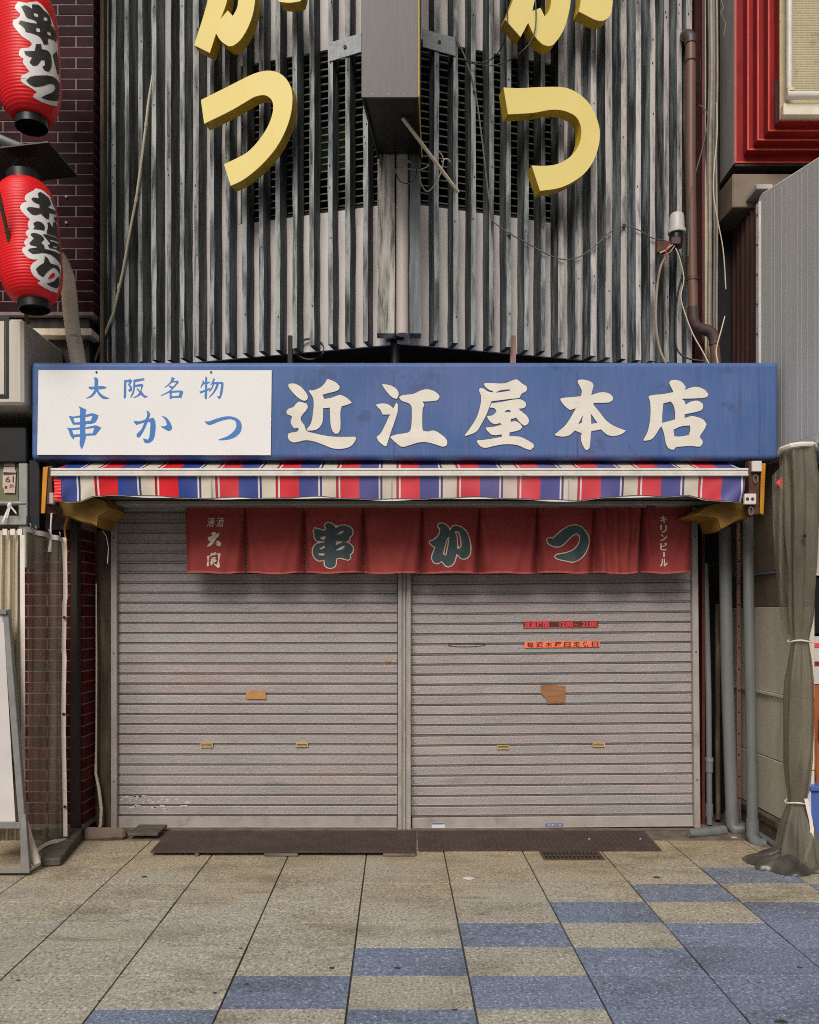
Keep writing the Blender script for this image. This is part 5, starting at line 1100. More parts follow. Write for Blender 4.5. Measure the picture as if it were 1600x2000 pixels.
cable([W(1400, 200, 6.0), W(1401, 260, 6.0), W(1395, 330, 6.0), W(1394, 380, 6.0), W(1402, 430, 6.0), W(1413, 490, 6.0), W(1418, 565, 6.0)], 0.0045, 'cable_cream', 'cream wire dangling loose in front of brown corrugated wall')
cable([W(1416, 618, 5.95), W(1409, 645, 5.9), W(1402, 670, 5.86), W(1399, 690, 5.82), W(1404, 714, 5.75)], 0.0045, 'cable_cream', 'short cream wire rising from right part of the blue sign')
cable([W(1405, -10, 6.0), W(1413, 15, 6.0), W(1408, 25, 6.0), W(1417, 45, 6.0), W(1414, 70, 6.0)], 0.003, 'cable_tan', 'short rusty wire stuck on the grey side board')

# red framed window box of the neighbour
RD = 6.05
rb = thing('red_window_box', 'projecting box with stepped red frame and sand coloured pane at upper right', 'window', (3.2, RD, Z(318, RD)))
rx0 = X(1436, RD); rz0 = Z(318, RD); RX1, RZ1 = 4.6, 6.9
part('side_board', MB().hexa([(rx0 - 0.006, RD + 0.003, rz0), (rx0 - 0.003, RD + 0.003, rz0), (rx0 - 0.003, RD + 0.003, RZ1), (rx0 - 0.006, RD + 0.003, RZ1), (X(1408, 6.32), 6.33, rz0), (X(1408, 6.32) + 0.05, 6.33, rz0), (X(1408, 6.32) + 0.05, 6.33, RZ1), (X(1408, 6.32), 6.33, RZ1)]), 'greyboard', rb)
part('underside', MB().box(rx0 + 0.002, RX1, RD + 0.004, 6.33, rz0 - 0.022, rz0 - 0.003), 'darkbrown', rb)
steps = [1436, 1460, 1479.5, 1500.5, 1522]
bots = [318, 293, 274, 256, 236]
for i in range(5):
    d = RD - 0.072 * i
    a, zlo = X(steps[i], d), Z(bots[i], d)
    tr = part('frame_trim', MB().box(a, RX1 + 0.02 * i, d, d + (0.25 if i == 0 else 0.0715), zlo, RZ1 + 0.02 * i), 'redpaint', rb, bevel=0.002)
    part('edge_highlight', MB().box(a - 0.0005, a + 0.010, d - 0.003, d + 0.004, zlo - 0.0005, RZ1).box(a + 0.0103, RX1, d - 0.003, d + 0.004, zlo - 0.0005, zlo + 0.010), 'rededge', tr, bevel=0.001)  # strips that colour the lit edge onto each step
pd = RD - 0.072 * 4 - 0.035
part('pane', MB().box(X(1526, pd), RX1, pd + 0.02, pd + 0.03, Z(229, pd), RZ1), 'sandpane', rb)
part('pane_sill', MB().box(X(1527, pd), RX1, pd - 0.03, pd + 0.018, Z(229, pd), Z(206, pd)), 'wallcream', rb, bevel=0.004)
gr = MB()
x_ = X(1545, pd)
while x_ < 3.6:                     # fine wire mesh
    gr.box(x_, x_ + 0.0012, pd + 0.0165, pd + 0.0185, Z(187, pd), RZ1); x_ += 0.017
z_ = Z(187, pd)
while z_ < 6.5:
    gr.box(X(1545, pd), 3.6, pd + 0.0142, pd + 0.0162, z_, z_ + 0.0012); z_ += 0.017
tag(part('wire_mesh', gr, 'wallcream', rb), kind='stuff')
part('tube', MB().tube([(X(1536, pd), pd - 0.045, RZ1), (X(1536, pd), pd - 0.045, Z(182, pd))], 0.021, 12), 'paletube', rb, smooth=True)
part('tube', MB().tube([(X(1530, pd), pd - 0.05, Z(195, pd)), (RX1, pd - 0.05, Z(193, pd))], 0.026, 12), 'paletube', rb, smooth=True)
part('tube_end', MB().tube([(X(1538, pd), pd - 0.045, Z(188, pd)), (X(1538, pd), pd - 0.045, Z(182, pd))], 0.026, 12), 'hose', rb, smooth=True)
part('hinge', MB().pbox(1515, 1519, 155, 240, pd + 0.02, pd + 0.034), 'gloss_black', rb)

# neighbour building on the right: wall, corrugated upper part
nb = thing('neighbour_building', 'neighbouring building at right with stained cream wall and brown corrugated upper part', 'building', (2.6, 6.0, 0))
WX = 2.60
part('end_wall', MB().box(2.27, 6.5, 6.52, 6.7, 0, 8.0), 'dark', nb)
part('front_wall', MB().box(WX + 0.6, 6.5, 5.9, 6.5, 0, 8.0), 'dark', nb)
# cream wall in panels with joints between
for i, (z0, z1, m) in enumerate(((0.16, 0.545, 'wallcream'), (0.55, 0.985, 'wallcream'), (1.01, 1.60, 'wallcream'), (1.604, 1.83, 'walldark'), (1.85, 3.0, 'walldark'))):
    part('wall_panel', MB().box(WX + random.uniform(0, 0.006), WX + 0.08, 5.25, 6.5, z0, z1), m, nb, bevel=0.004)
part('wall_rail', MB().box(WX - 0.016, WX + 0.05, 5.25, 6.48, 0.987, 1.008), 'barwhite', nb, bevel=0.003)
part('wall_rail', MB().box(WX - 0.014, WX + 0.05, 5.25, 6.48, 1.83, 1.848), 'galv', nb, bevel=0.003)
part('wall_foot', MB().box(WX - 0.03, WX + 0.08, 5.25, 6.5, 0.0, 0.155), 'concrete', nb, bevel=0.01)
part('kick_board', MB().box(WX - 0.045, WX - 0.032, 5.25, 6.5, 0.10, 0.15), 'rustpost', nb, bevel=0.004)
cw = MB(); nC = 40
vs = []; 
for k in range(nC + 1):
    y = 5.86 + (6.5 - 5.86) * k / nC
    x = WX + 0.012 * math.sin(k * math.pi / 2.5) 
    vs += [(x, y, 3.05), (x, y, 4.50 - 0.0)]
cw.add(vs, [(2 * k, 2 * k + 2, 2 * k + 3, 2 * k + 1) for k in range(nC)])
part('corrugated_cladding', cw, 'corr', nb, smooth=True, sharp=60)
part('corner_flashing', MB().hexa([(WX - 0.05, 5.84, 3.02), (WX + 0.02, 5.80, 3.02), (WX + 0.055, 5.80, 4.52), (WX + 0.0, 5.84, 4.52), (WX - 0.05, 5.90, 3.02), (WX + 0.02, 5.86, 3.02), (WX + 0.055, 5.86, 4.52), (WX + 0.0, 5.9, 4.52)]), 'corr', nb, bevel=0.004)
part('lintel', MB().box(X(1410, 6.2), 3.4, 6.0, 6.5, 4.53, 4.78), 'walldark', nb, bevel=0.008)
part('capping', MB().pbox(1478, 1510, 359, 369, 5.82, 6.0), 'greyboard', nb, bevel=0.004)

# grey awning case of the neighbour
KX = 2.56
case = thing('awning_case', 'large grey sheet metal awning case in front of the red framed window', 'awning case', (KX, 5.4, 2.63))
d_far, d_near = 5.81, 4.55
pf = [(d_far, 2.62), (d_far, 4.47), (d_far - 0.02, 4.50), (d_far - 0.06, 4.51), (d_near, 4.235), (d_near, 2.60), (d_near + 0.12, 2.585), (d_far - 0.08, 2.60)]
mb = MB(); n = len(pf)
mb.add([(KX, y, z) for y, z in pf] + [(KX + 2.2, y, z) for y, z in pf], [tuple(range(n))[::-1], tuple(range(n, 2 * n))] + [(i, (i + 1) % n, n + (i + 1) % n, n + i) for i in range(n)])
part('case_body', mb, 'case', case, bevel=0.012)
for k in range(15):      # standing seams of the sheet
    y = d_far - 0.13 - k * 0.072 - 0.016 * math.sin(k * 2.3)
    ztp = 4.51 - (d_far - 0.06 - y) / (d_far - 0.06 - d_near) * 0.275
    part('sheet_rib', MB().hexa([(KX - 0.0010, y - 0.003, 2.66), (KX - 0.0010, y + 0.003, 2.66), (KX - 0.0010, y + 0.003, ztp - 0.04), (KX - 0.0010, y - 0.003, ztp - 0.04), (KX + 0.001, y - 0.009, 2.64), (KX + 0.001, y + 0.009, 2.64), (KX + 0.001, y + 0.009, ztp - 0.02), (KX + 0.001, y - 0.009, ztp - 0.02)]), 'case', case)
part('edge_strip', MB().box(KX - 0.012, KX + 0.02, d_far - 0.05, d_far + 0.006, 2.64, 4.46), 'barwhite', case, bevel=0.006)
for z in [2.9 + 0.21 * k for k in range(8)]:
    part('rivet', MB().tube([(KX - 0.016, d_far - 0.025, z), (KX - 0.01, d_far - 0.025, z)], 0.009, 8), 'rust', case)

# pipes in the gap
def pipe(label, pts, r, elbow=None, name='waste_pipe', m='pvc'):
    t = thing(name, label, 'pipe', pts[-1], group='grey plastic pipes right of the shutters')
    part('pipe', MB().tube(pts, r, 16), m, t, smooth=True)
    if elbow:
        part('elbow', MB().tube(elbow, r * 1.16, 16), m, t, smooth=True)
    return t
p1 = pipe('thick grey plastic pipe, middle of the three right of the shutters', [W(1416, 1030, 5.88), W(1420, 1300, 5.86), W(1430, 1600, 5.84)], 0.043, [W(1430, 1585, 5.84), W(1431, 1612, 5.84), W(1436, 1622, 5.82), W(1455, 1620, 5.80)])
part('coupling', MB().tube([W(1415, 1622, 5.78), W(1400, 1624, 5.76), W(1383, 1625, 5.74), W(1365, 1627, 5.71), W(1345, 1627, 5.69)], [0.036, 0.036, 0.034, 0.034, 0.028], 14), 'pvc', p1, smooth=True)
p2 = pipe('tallest grey plastic pipe standing nearest the cream wall', [W(1461, 1005, 5.72), W(1463, 1200, 5.69), W(1468, 1450, 5.63), W(1470, 1625, 5.58)], 0.036, [W(1470, 1600, 5.585), W(1470, 1632, 5.58), W(1476, 1645, 5.54), W(1488, 1650, 5.50), W(1498, 1648, 5.49)])
p3 = pipe('thin grey plastic pipe standing beside the right shutter rail', [W(1378, 1100, 6.05), W(1384, 1350, 6.03), W(1386, 1610, 6.0)], 0.021)
for y in (1484, 1570): part('coupling', MB().tube([W(1385.5, y, 6.01), W(1385.5, y + 24, 6.01)], 0.027, 14), 'pvc', p3, smooth=True)
part('pipe_band', MB().tube([W(1385.5, 1480, 6.01), W(1385.5, 1487, 6.01)], 0.030, 14), 'galv', p3, smooth=True)
single('old_pipe', MB().tube([W(1402, 1180, 6.1), W(1402, 1420, 6.1), W(1403, 1600, 6.08)], 0.018, 10), 'rustpost', 'rusty old pipe in the dark gap between the grey plastic pipes', 'pipe', smooth=True)
ang = thing('slotted_angle', 'pink primed steel angle with bolt holes between the two grey pipes', 'steel angle', W(1443, 1600, 5.98))
part('angle_web', MB().hexa([W(1440, 1610, 5.98), W(1448, 1610, 5.98), W(1446, 1020, 5.98), W(1439, 1020, 5.98), W(1440, 1610, 6.02), W(1448, 1610, 6.02), W(1446, 1020, 6.02), W(1439, 1020, 6.02)]), 'pinksteel', ang)
for k in range(13):
    y = 1055 + 42 * k; q = W(1443.5 + 0.001 * (y - 1055), y, 5.978)
    part('bolt_hole', MB().tube([q, q + Vector((0, 0.002, 0))], 0.0065, 8), 'dark', ang)
single('maroon_post', MB().pbox(1370, 1377, 1120, 1615, 6.12, 6.16), 'maroon', 'dark red strip of wall just right of the right shutter rail', 'post')

# tied vinyl curtain at right
VD = 5.05
vc = thing('vinyl_curtain', 'smoky clear vinyl curtain gathered and tied in two places at right edge', 'curtain', W(1560, 1690, VD))
prof2 = [(872, 1524, 1592), (890, 1525, 1594), (950, 1527, 1600), (1000, 1530, 1600), (1100, 1535, 1597), (1200, 1539, 1591), (1235, 1542, 1585), (1252, 1543, 1582), (1268, 1542, 1584), (1330, 1533, 1591), (1400, 1531, 1592), (1480, 1532, 1588), (1540, 1536, 1582), (1562, 1538, 1577), (1568, 1538, 1577), (1590, 1531, 1584), (1625, 1521, 1594), (1655, 1514, 1602), (1680, 1510, 1608), (1694, 1508, 1610)]
mb = MB(); nk = 64; vs = []
def vint(y):
    for (a, l0, r0), (b, l1, r1) in zip(prof2, prof2[1:]):
        if a <= y <= b:
            t = (y - a) / (b - a); return l0 + (l1 - l0) * t, r0 + (r1 - r0) * t
    return prof2[-1][1:]
nk = 128; ys = [872 + (1694 - 872) * k / 90 for k in range(91)]
for y in ys:
    l0, r0 = vint(y); cx = (l0 + r0) / 2; hw = (r0 - l0) / 2
    for k in range(nk):
        a = 2 * math.pi * k / nk
        tw = min(1, 0.45 + min(abs(y - 1252), abs(y - 1566)) / 60)
        fold = 0.80 + 0.34 * tw * (abs(math.sin(a * 2.5 + 0.7 + 0.0016 * (y - 900))) - 0.45) + 0.05 * tw * math.sin(a * 9 + y * 0.004)
        fold += 0.06 * mnoise.noise(Vector((math.cos(a) * 2, math.sin(a) * 2, y * 0.012)))
        fold += 0.07 * tw * (0.6 - 2.2 * abs(mnoise.noise(Vector((math.cos(a) * 2.6, math.sin(a) * 2.6, y * 0.006 + 5)))))
        sx = 1.0 if y < 1600 else 1.0
        vs.append(W(cx + hw * math.cos(a) * fold, y, VD) + Vector((0, hw / F * VD * math.sin(a) * fold * 0.9, 0)))
mb.add(vs, [(i * nk + k, i * nk + (k + 1) % nk, (i + 1) * nk + (k + 1) % nk, (i + 1) * nk + k) for i in range(90) for k in range(nk)])
part('gathered_sheet', mb, 'vinyl', vc, smooth=True, sharp=80)
# loose flap at its left and the heap on the ground
part('loose_flap', MB().grid(lambda u, v: W(1508 + 22 * u + 22 * v * v * (1 - 0.35 * u), 905 + (1240 - 905) * v + 25 * (1 - u) * (1 - v), VD + 0.02 + 0.03 * math.sin(u * 5 + v * 4)), 8, 24), 'vinyl_clear', vc, smooth=True)
def heap(u, v):
    a = 2 * math.pi * u
    rag = 1 + 0.10 * math.sin(a * 3 + 1) + 0.07 * math.sin(a * 7 + 2) + 0.05 * math.sin(a * 11)
    x = X(1545, VD) + 0.265 * math.cos(a) * v * rag
    y = VD + 0.0 + 0.19 * math.sin(a) * v * rag
    h = 0.16 * (1 - v) ** 1.1 * (0.8 + 0.5 * mnoise.noise(Vector((x * 6, y * 6, 3))))
    h += 0.045 * v * (1 - v) ** 0.4 * abs(math.sin(a * 5 + 5 * v + 2 * mnoise.noise(Vector((x * 5, y * 5, 9)))))
    h += 0.03 * math.exp(-((x - X(1478, VD)) / 0.05) ** 2 - ((y - VD + 0.02) / 0.06) ** 2)
    return (x, y, 0.004 + max(0, h) * (1 if v < 0.985 else 0.1))
part('heaped_hem', MB().grid(heap, 72, 30), 'vinyl_dark', vc, smooth=True, sharp=80)
part('hem_strap', MB().grid(lambda u, v: W([1571, 1575, 1580, 1583, 1582, 1576, 1570, 1572, 1584, 1600][int(round(u * 9))] + 7 * v, [1560, 1578, 1600, 1620, 1640, 1658, 1672, 1688, 1702, 1710][int(round(u * 9))], VD - 0.10), 9, 2), 'strap', vc, smooth=True)
part('top_band', MB().tube([W(1524, 884, VD + 0.04), W(1528, 877, VD - 0.03), W(1545, 871, VD - 0.085), W(1565, 868, VD - 0.09), W(1585, 868, VD - 0.07), W(1600, 876, VD + 0.0)], 0.018, 8), 'strap', vc, smooth=True)
for y, l0, r0 in ((1252, 1541, 1584), (1566, 1536, 1579)):
    pts = [W((l0 + r0) / 2, y + 2 * math.sin(k * 0.8), VD) + Vector(((r0 - l0) / 2 / F * VD * 1.0 * math.cos(a), (r0 - l0) / 2 / F * VD * 0.95 * math.sin(a), 0)) for k, a in enumerate([i * math.pi / 10 for i in range(21)])]
    part('tie_cord', MB().tube(pts, 0.005, 6), 'ribbon', vc, smooth=True)
part('button', MB().tube([W(1572, 1047, VD - 0.125), W(1572, 1047, VD - 0.10)], 0.011, 10), 'gloss_black', vc)
part('red_tag', MB().add([W(1516, 942, VD), W(1529, 930, VD), W(1530, 957, VD)], [(0, 1, 2)]), 'sticker_red', vc)

# things in the neighbour's front, at the very edge
single('grain_board', MB().box(X(1578, 5.3), 3.4, 5.30, 5.34, Z(1535, 5.3), Z(1338, 5.3)), 'orangewood', 'orange wood grain board behind the tied vinyl curtain', 'board')
cr_ = thing('crate', 'blue plastic crate standing behind foot of the tied vinyl curtain', 'crate', (2.95, 5.2, 0))
part('crate_wall', MB().box(X(1582, 5.2), 3.2, 5.20, 5.5, 0.002, Z(1545, 5.2)), 'crate', cr_, bevel=0.01)
part('crate_rim', MB().box(X(1580, 5.2), 3.22, 5.18, 5.52, Z(1545, 5.2), Z(1535, 5.2)), 'crate', cr_, bevel=0.006)
single('white_board', MB().hexa([W(1576, 1700, 5.1), W(1586, 1700, 5.1), W(1584, 1500, 5.22), W(1578, 1500, 5.22), W(1576, 1700, 5.14), W(1586, 1700, 5.14), W(1584, 1500, 5.26), W(1578, 1500, 5.26)]), 'boardwhite', 'thin off white board leaning beside the blue crate', 'board')
po = thing('poster_panel', 'panel of faded posters behind the tied vinyl curtain', 'poster', W(1600, 1335, 5.3))
part('panel', MB().box(X(1579, 5.32), 3.4, 5.32, 5.35, Z(1336, 5.32), Z(1243, 5.32)), 'boardwhite', po)
part('red_print', MB().box(X(1585, 5.315), 3.1, 5.313, 5.317, Z(1264, 5.315), Z(1256, 5.315)), 'sticker_red', po)
part('red_print', MB().box(X(1584, 5.315), 3.0, 5.313, 5.317, Z(1300, 5.315), Z(1292, 5.315)), 'redpaint', po)
single('dark_box', MB().box(X(1584, 5.36), 3.4, 5.36, 5.6, Z(1240, 5.36), Z(1128, 5.36)), 'gloss_black', 'black box behind the tied vinyl curtain at half height', 'box', bevel=0.01)
single('cream_board', MB().box(X(1581, 5.36), 3.4, 5.36, 5.4, Z(1124, 5.36), Z(1000, 5.36)), 'wallcream', 'cream board behind upper part of the tied vinyl curtain', 'board')
single('floor_rail', MB().tube([W(1440, 1604, 6.0), W(1530, 1660, 5.34)], 0.022, 10), 'galv', 'pale metal rail lying along foot of the cream wall', 'rail', smooth=True)

# ================================================================== left side
lbd = thing('brick_building', 'neighbouring building at left clad in dark maroon glazed brick', 'building', (-2.6, 5.9, 0))
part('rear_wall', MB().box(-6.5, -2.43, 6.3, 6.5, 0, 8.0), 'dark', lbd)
BX = -2.176
part('brick_core', MB().box(-2.86, BX - 0.006, 5.886, 6.3, 3.70, 6.9), 'mortar', lbd)
part('brick_core', MB().box(-2.86, BX - 0.006, 5.706, 5.995, 0.05, 2.56), 'mortar', lbd)
part('dark_pillar', MB().box(-3.3, BX - 0.05, 5.93, 6.3, 2.63, 3.69), 'darkbrown', lbd)
# the light ledge under the upper brickwork
part('ledge', MB().box(-2.75, BX + 0.0, 5.84, 6.0, Z(655, 5.84), Z(641, 5.84)), 'hose', lbd, bevel=0.004)
CP, BL, BH = 0.0762, 0.262, 0.0688
bm_cache = {}
def bricks(z0, z1, yf, ye, xl, m, tagm):
    z = z0; row = 0
    while z + BH < z1:
        x = BX
        first = True
        while x > xl:
            ln = BL if not (first and row % 2) else BL / 2
            key = (tagm, 'f', ln)
            if key not in bm_cache: bm_cache[key] = mesh_of('brick', MB().box(-(ln - 0.0075) / 2, (ln - 0.0075) / 2, 0, 0.012, 0, BH), m, bevel=0.0015)
            piece('brick', bm_cache[key], lbd, (x - ln / 2 + 0.001 if not first else x - ln / 2 + 0.0037, yf - 0.0022 + random.uniform(-0.0008, 0.0008), z))
            x -= ln; first = False
        key = (tagm, 's')
        if key not in bm_cache: bm_cache[key] = mesh_of('brick', MB().box(-0.012, 0, -(ye - yf - 0.016) / 2, (ye - yf - 0.016) / 2, 0, BH), m, bevel=0.0015)
        piece('brick', bm_cache[key], lbd, (BX - 0.0040 + random.uniform(-0.0006, 0.0006), (yf + ye) / 2 + 0.008, z))
        z += CP; row += 1
bricks(3.725, 6.8, 5.886, 6.02, -2.85, 'brick', 'u')
bricks(0.09, 2.18, 5.706, 5.93, -2.85, 'brick_red', 'l')
for (px, py), aw_ in zip(((129, 383), (129, 434), (136, 620)), ('topmost, beside top of the lower lantern', 'middle one, beside the lower lantern', 'lowest one, behind the duct hose')):
    q = W(px, py, 5.872); single('wall_anchor', MB().tube([q, q + Vector((0, 0.01, 0))], 0.010, 8), 'galv', 'small bright anchor in the maroon bricks, ' + aw_, 'anchor', group='anchors in the maroon brickwork')
single('timber_post', MB().hexa([W(188, 1612, 5.94), W(216, 1618, 5.94), W(216, 1035, 5.94), W(190, 1035, 5.94), W(188, 1612, 6.1), W(216, 1618, 6.1), W(216, 1035, 6.1), W(190, 1035, 6.1)]), 'rustpost', 'rotten dark timber post between brick corner and left shutter', 'post', bevel=0.006)
single('small_pipe', MB().tube([W(188, 1140, 5.88), W(188.5, 1300, 5.87), W(188, 1440, 5.87), W(187, 1510, 5.87), W(193, 1540, 5.86), W(198, 1580, 5.86), W(197, 1610, 5.86), W(191, 1625, 5.85)], [0.005, 0.006, 0.006, 0.010, 0.012, 0.012, 0.012, 0.009], 9), 'hose', 'thin cream pipe curving at foot of the rotten post', 'pipe', smooth=True)
single('dark_column', MB().box(X(137, 5.62), X(151, 5.62), 5.62, 5.69, 0.02, 2.5), 'darkbrown', 'slim dark metal column in front of lower brickwork', 'column', bevel=0.004)

def lantern_r(h):                # radius along the lantern's axis, h from 0 to 1
    t = min(1.0, abs(2 * h - 1))
    return 0.189 * (0.5 + 0.5 * (1 - t ** 4.6) ** 0.62)
def make_lantern(label, base, top, chars, whites, red_in=None):
    base, top = Vector(base), Vector(top)
    ax = (top - base); H = ax.length; ax.normalize()
    u = ax.orthogonal().normalized(); v = ax.cross(u)
    t = thing('paper_lantern', label, 'lantern', base, group='red paper lanterns at left')
    nr = 42; nh = nr * 4; n = 64; mb = MB(); vs = []
    for i in range(nh + 1):
        h = i / nh
        r = lantern_r(h) - 0.0030 * abs(math.cos(math.pi * nr * h)) ** 1.8
        for k in range(n):
            a = 2 * math.pi * k / n
            vs.append(base + ax * H * h + (u * math.cos(a) + v * math.sin(a)) * (r + 0.0016 * mnoise.noise(Vector((math.cos(a) * 2, math.sin(a) * 2, h * 14)))))
    mb.add(vs, [(i * n + k, i * n + (k + 1) % n, (i + 1) * n + (k + 1) % n, (i + 1) * n + k) for i in range(nh) for k in range(n)])
    part('lantern_skin', mb, 'lantern', t, smooth=True, sharp=80)
    def ring(h0, h1, r):
        p0, p1 = base + ax * h0, base + ax * h1; m = MB(); n2 = 32; q = []
        for p, rr in ((p0, r), (p1, r), (p1, r - 0.008), (p0, r - 0.008)):
            q += [p + (u * math.cos(2 * math.pi * k / n2) + v * math.sin(2 * math.pi * k / n2)) * rr for k in range(n2)]
        m.add(q, [(j * n2 + k, j * n2 + (k + 1) % n2, ((j + 1) % 4) * n2 + (k + 1) % n2, ((j + 1) % 4) * n2 + k) for j in range(4) for k in range(n2)])
        return m
    part('bottom_ring', ring(-0.050, 0.012, 0.097), 'gloss_black', t, smooth=True)
    part('bottom_plate', MB().add([base + ax * 0.0 + (u * math.cos(2 * math.pi * k / 24) + v * math.sin(2 * math.pi * k / 24)) * 0.088 for k in range(24)], [tuple(range(24))]), 'dark', t)
    part('top_ring', ring(H - 0.012, H + 0.055, 0.100), 'gloss_black', t, smooth=True)
    part('hanging_wire', MB().tube([top + ax * 0.05 + u * 0.08, top + ax * 0.20, top + ax * 0.05 - u * 0.08], 0.0025, 5), 'cable_grey', t)
    eye = Vector((0, 0, EYE))
    def onl(off):
        def f(px, py):
            d = Vector(((px - CX) / F, 1, (CY - py) / F))
            def g_(s):
                p = eye + d * s - base; h = p.dot(ax); rad = (p - ax * h).length
                return rad - (lantern_r(max(0, min(1, h / H))) - 0.001), p, h, rad
            best = None; prev = None; sol = None
            for k in range(61):
                s = base.y - 0.35 + 0.35 * k / 60
                e = g_(s)[0]
                if best is None or e < best[0]: best = (e, s)
                if e < 0: sol = (prev if prev is not None else s, s); break
                prev = s
            if sol:
                a_, b_ = sol
                for _ in range(18):
                    c_ = (a_ + b_) / 2
                    if g_(c_)[0] < 0: b_ = c_
                    else: a_ = c_
                s = b_
            else: s = best[1]
            _, p, h, rad = g_(s)
            rr = lantern_r(max(0, min(1, h / H))) + off
            return base + ax * h + (p - ax * h).normalized() * rr
        return f
    wm = MB()
    for lp in whites:
        f = fine([smooth_loop(lp, 2)], onl(0.0008), 5); wm.add(f.v, f.f)
    wo_ = part('white_print', wm, 'lwhite', t, smooth=True)
    bmq = MB()
    for lps in chars:
        f = fine([smooth_loop(l, 2) for l in lps], onl(0.0024), 5); bmq.add(f.v, f.f)
    part('brush_character', bmq, 'lblack', wo_, smooth=True)
    if red_in:
        part('red_eye', fine([smooth_loop(red_in, 2)], onl(0.0034), 5), 'lantern', wo_)
    return t
q4 = lambda l, oy=0: [(x / 4, oy + y / 4) for x, y in l]
LD = 5.15
up_w = [q4([(120, 45), (145, 12), (210, 22), (290, 12), (345, 60), (385, 120), (415, 190), (440, 290), (455, 380), (465, 480), (468, 600), (465, 720), (458, 800), (448, 830), (400, 822), (320, 795), (255, 755), (270, 735), (290, 720), (230, 680), (180, 650), (162, 625), (170, 590), (215, 570), (230, 560), (205, 525), (180, 490), (185, 460), (150, 435), (150, 400), (175, 375), (225, 372), (250, 345), (230, 320), (180, 290), (130, 235), (100, 190), (105, 155), (145, 140), (160, 110), (120, 70)])]
up_c = [[q4([(165, 55), (200, 42), (250, 70), (250, 35), (300, 40), (340, 80), (385, 125), (400, 190), (385, 195), (410, 210), (440, 280), (435, 330), (410, 310), (370, 300), (375, 345), (340, 350), (310, 290), (260, 265), (200, 250), (190, 220), (145, 185), (160, 160), (240, 180), (290, 185), (270, 160), (210, 140), (190, 100)]), q4([(262, 100), (295, 110), (295, 135), (268, 128)]), q4([(340, 130), (370, 140), (365, 165), (338, 160)]), q4([(280, 218), (310, 222), (312, 252), (285, 250)]), q4([(365, 245), (395, 255), (395, 280), (370, 272)])],
        [q4([(280, 345), (320, 345), (325, 385), (370, 395), (395, 430), (400, 520), (380, 560), (345, 550), (330, 520), (350, 510), (345, 470), (320, 470), (290, 510), (255, 515), (230, 490), (250, 450), (200, 430), (190, 400), (270, 400)])],
        [q4([(408, 430), (440, 400), (455, 460), (463, 560), (450, 590), (430, 520)])],
        [q4([(205, 630), (240, 600), (330, 590), (400, 595), (445, 625), (463, 670), (463, 750), (445, 790), (380, 785), (320, 765), (350, 745), (410, 720), (430, 690), (420, 660), (380, 655), (340, 670), (270, 680), (225, 655)])]]
make_lantern('upper red paper lantern with black and white characters, cut by the picture top', W(61, 234, LD), W(49, -14, LD), up_c, up_w)
kk = 170 / 1133
q7 = lambda l: [(x * kk, 320 + y * kk) for x, y in l]
lo_w = [q7([(430, 350), (460, 320), (530, 335), (610, 390), (680, 470), (730, 560), (765, 700), (785, 850), (790, 1000), (790, 1200), (785, 1400), (770, 1560), (745, 1680), (680, 1665), (580, 1615), (485, 1555), (530, 1525), (440, 1460), (395, 1360), (420, 1300), (500, 1245), (430, 1245), (350, 1215), (285, 1130), (300, 1090), (340, 1075), (315, 1030), (330, 990), (370, 960), (335, 910), (340, 880), (380, 850), (360, 780), (390, 720), (330, 670), (265, 590), (275, 530), (320, 500), (350, 495), (320, 460), (340, 400)])]
lo_c = [[q7([(490, 385), (520, 365), (580, 400), (640, 460), (660, 530), (640, 545), (620, 570), (700, 600), (740, 640), (730, 660), (640, 640), (630, 720), (590, 710), (530, 650), (450, 670), (400, 650), (345, 590), (370, 565), (450, 570), (510, 580), (510, 530), (440, 500), (405, 460), (430, 440), (500, 450)])],
        [q7([(650, 440), (690, 470), (730, 560), (745, 640), (700, 560), (670, 490)])], [q7([(700, 690), (745, 690), (765, 760), (740, 770), (700, 730)])],
        [q7([(430, 780), (470, 750), (540, 765), (580, 820), (570, 870), (520, 860), (430, 850), (450, 820)])],
        [q7([(400, 910), (450, 900), (540, 935), (575, 980), (550, 1010), (530, 1030), (570, 1060), (575, 1105), (700, 1140), (780, 1180), (784, 1310), (740, 1250), (650, 1180), (540, 1160), (430, 1175), (365, 1130), (380, 1105), (480, 1090), (470, 1075), (400, 1060), (380, 1035), (440, 970), (400, 930)])],
        [q7([(610, 770), (640, 760), (680, 830), (690, 760), (720, 760), (760, 850), (770, 980), (740, 960), (690, 935), (610, 910), (600, 890), (620, 830)])],
        [q7([(550, 920), (600, 920), (740, 970), (780, 1010), (784, 1160), (720, 1110), (640, 1100), (620, 1060), (650, 1040), (620, 1000)]), q7([(640, 985), (740, 1010), (770, 1050), (700, 1020), (650, 1005)]), q7([(680, 1070), (740, 1080), (735, 1100), (690, 1090)])],
        [q7([(580, 1200), (620, 1230), (660, 1300), (740, 1320), (775, 1380), (775, 1440), (740, 1380), (690, 1350), (620, 1400), (560, 1475), (500, 1440), (465, 1370), (520, 1320), (570, 1290)])],
        [q7([(600, 1560), (700, 1530), (740, 1480), (770, 1470), (765, 1580), (740, 1625), (660, 1600)])]]
make_lantern('lower red paper lantern hanging under the black roof plate', W(66, 590, LD), W(46, 358, LD), lo_c, lo_w, q7([(615, 1505), (650, 1450), (690, 1415), (712, 1440), (690, 1480)]))
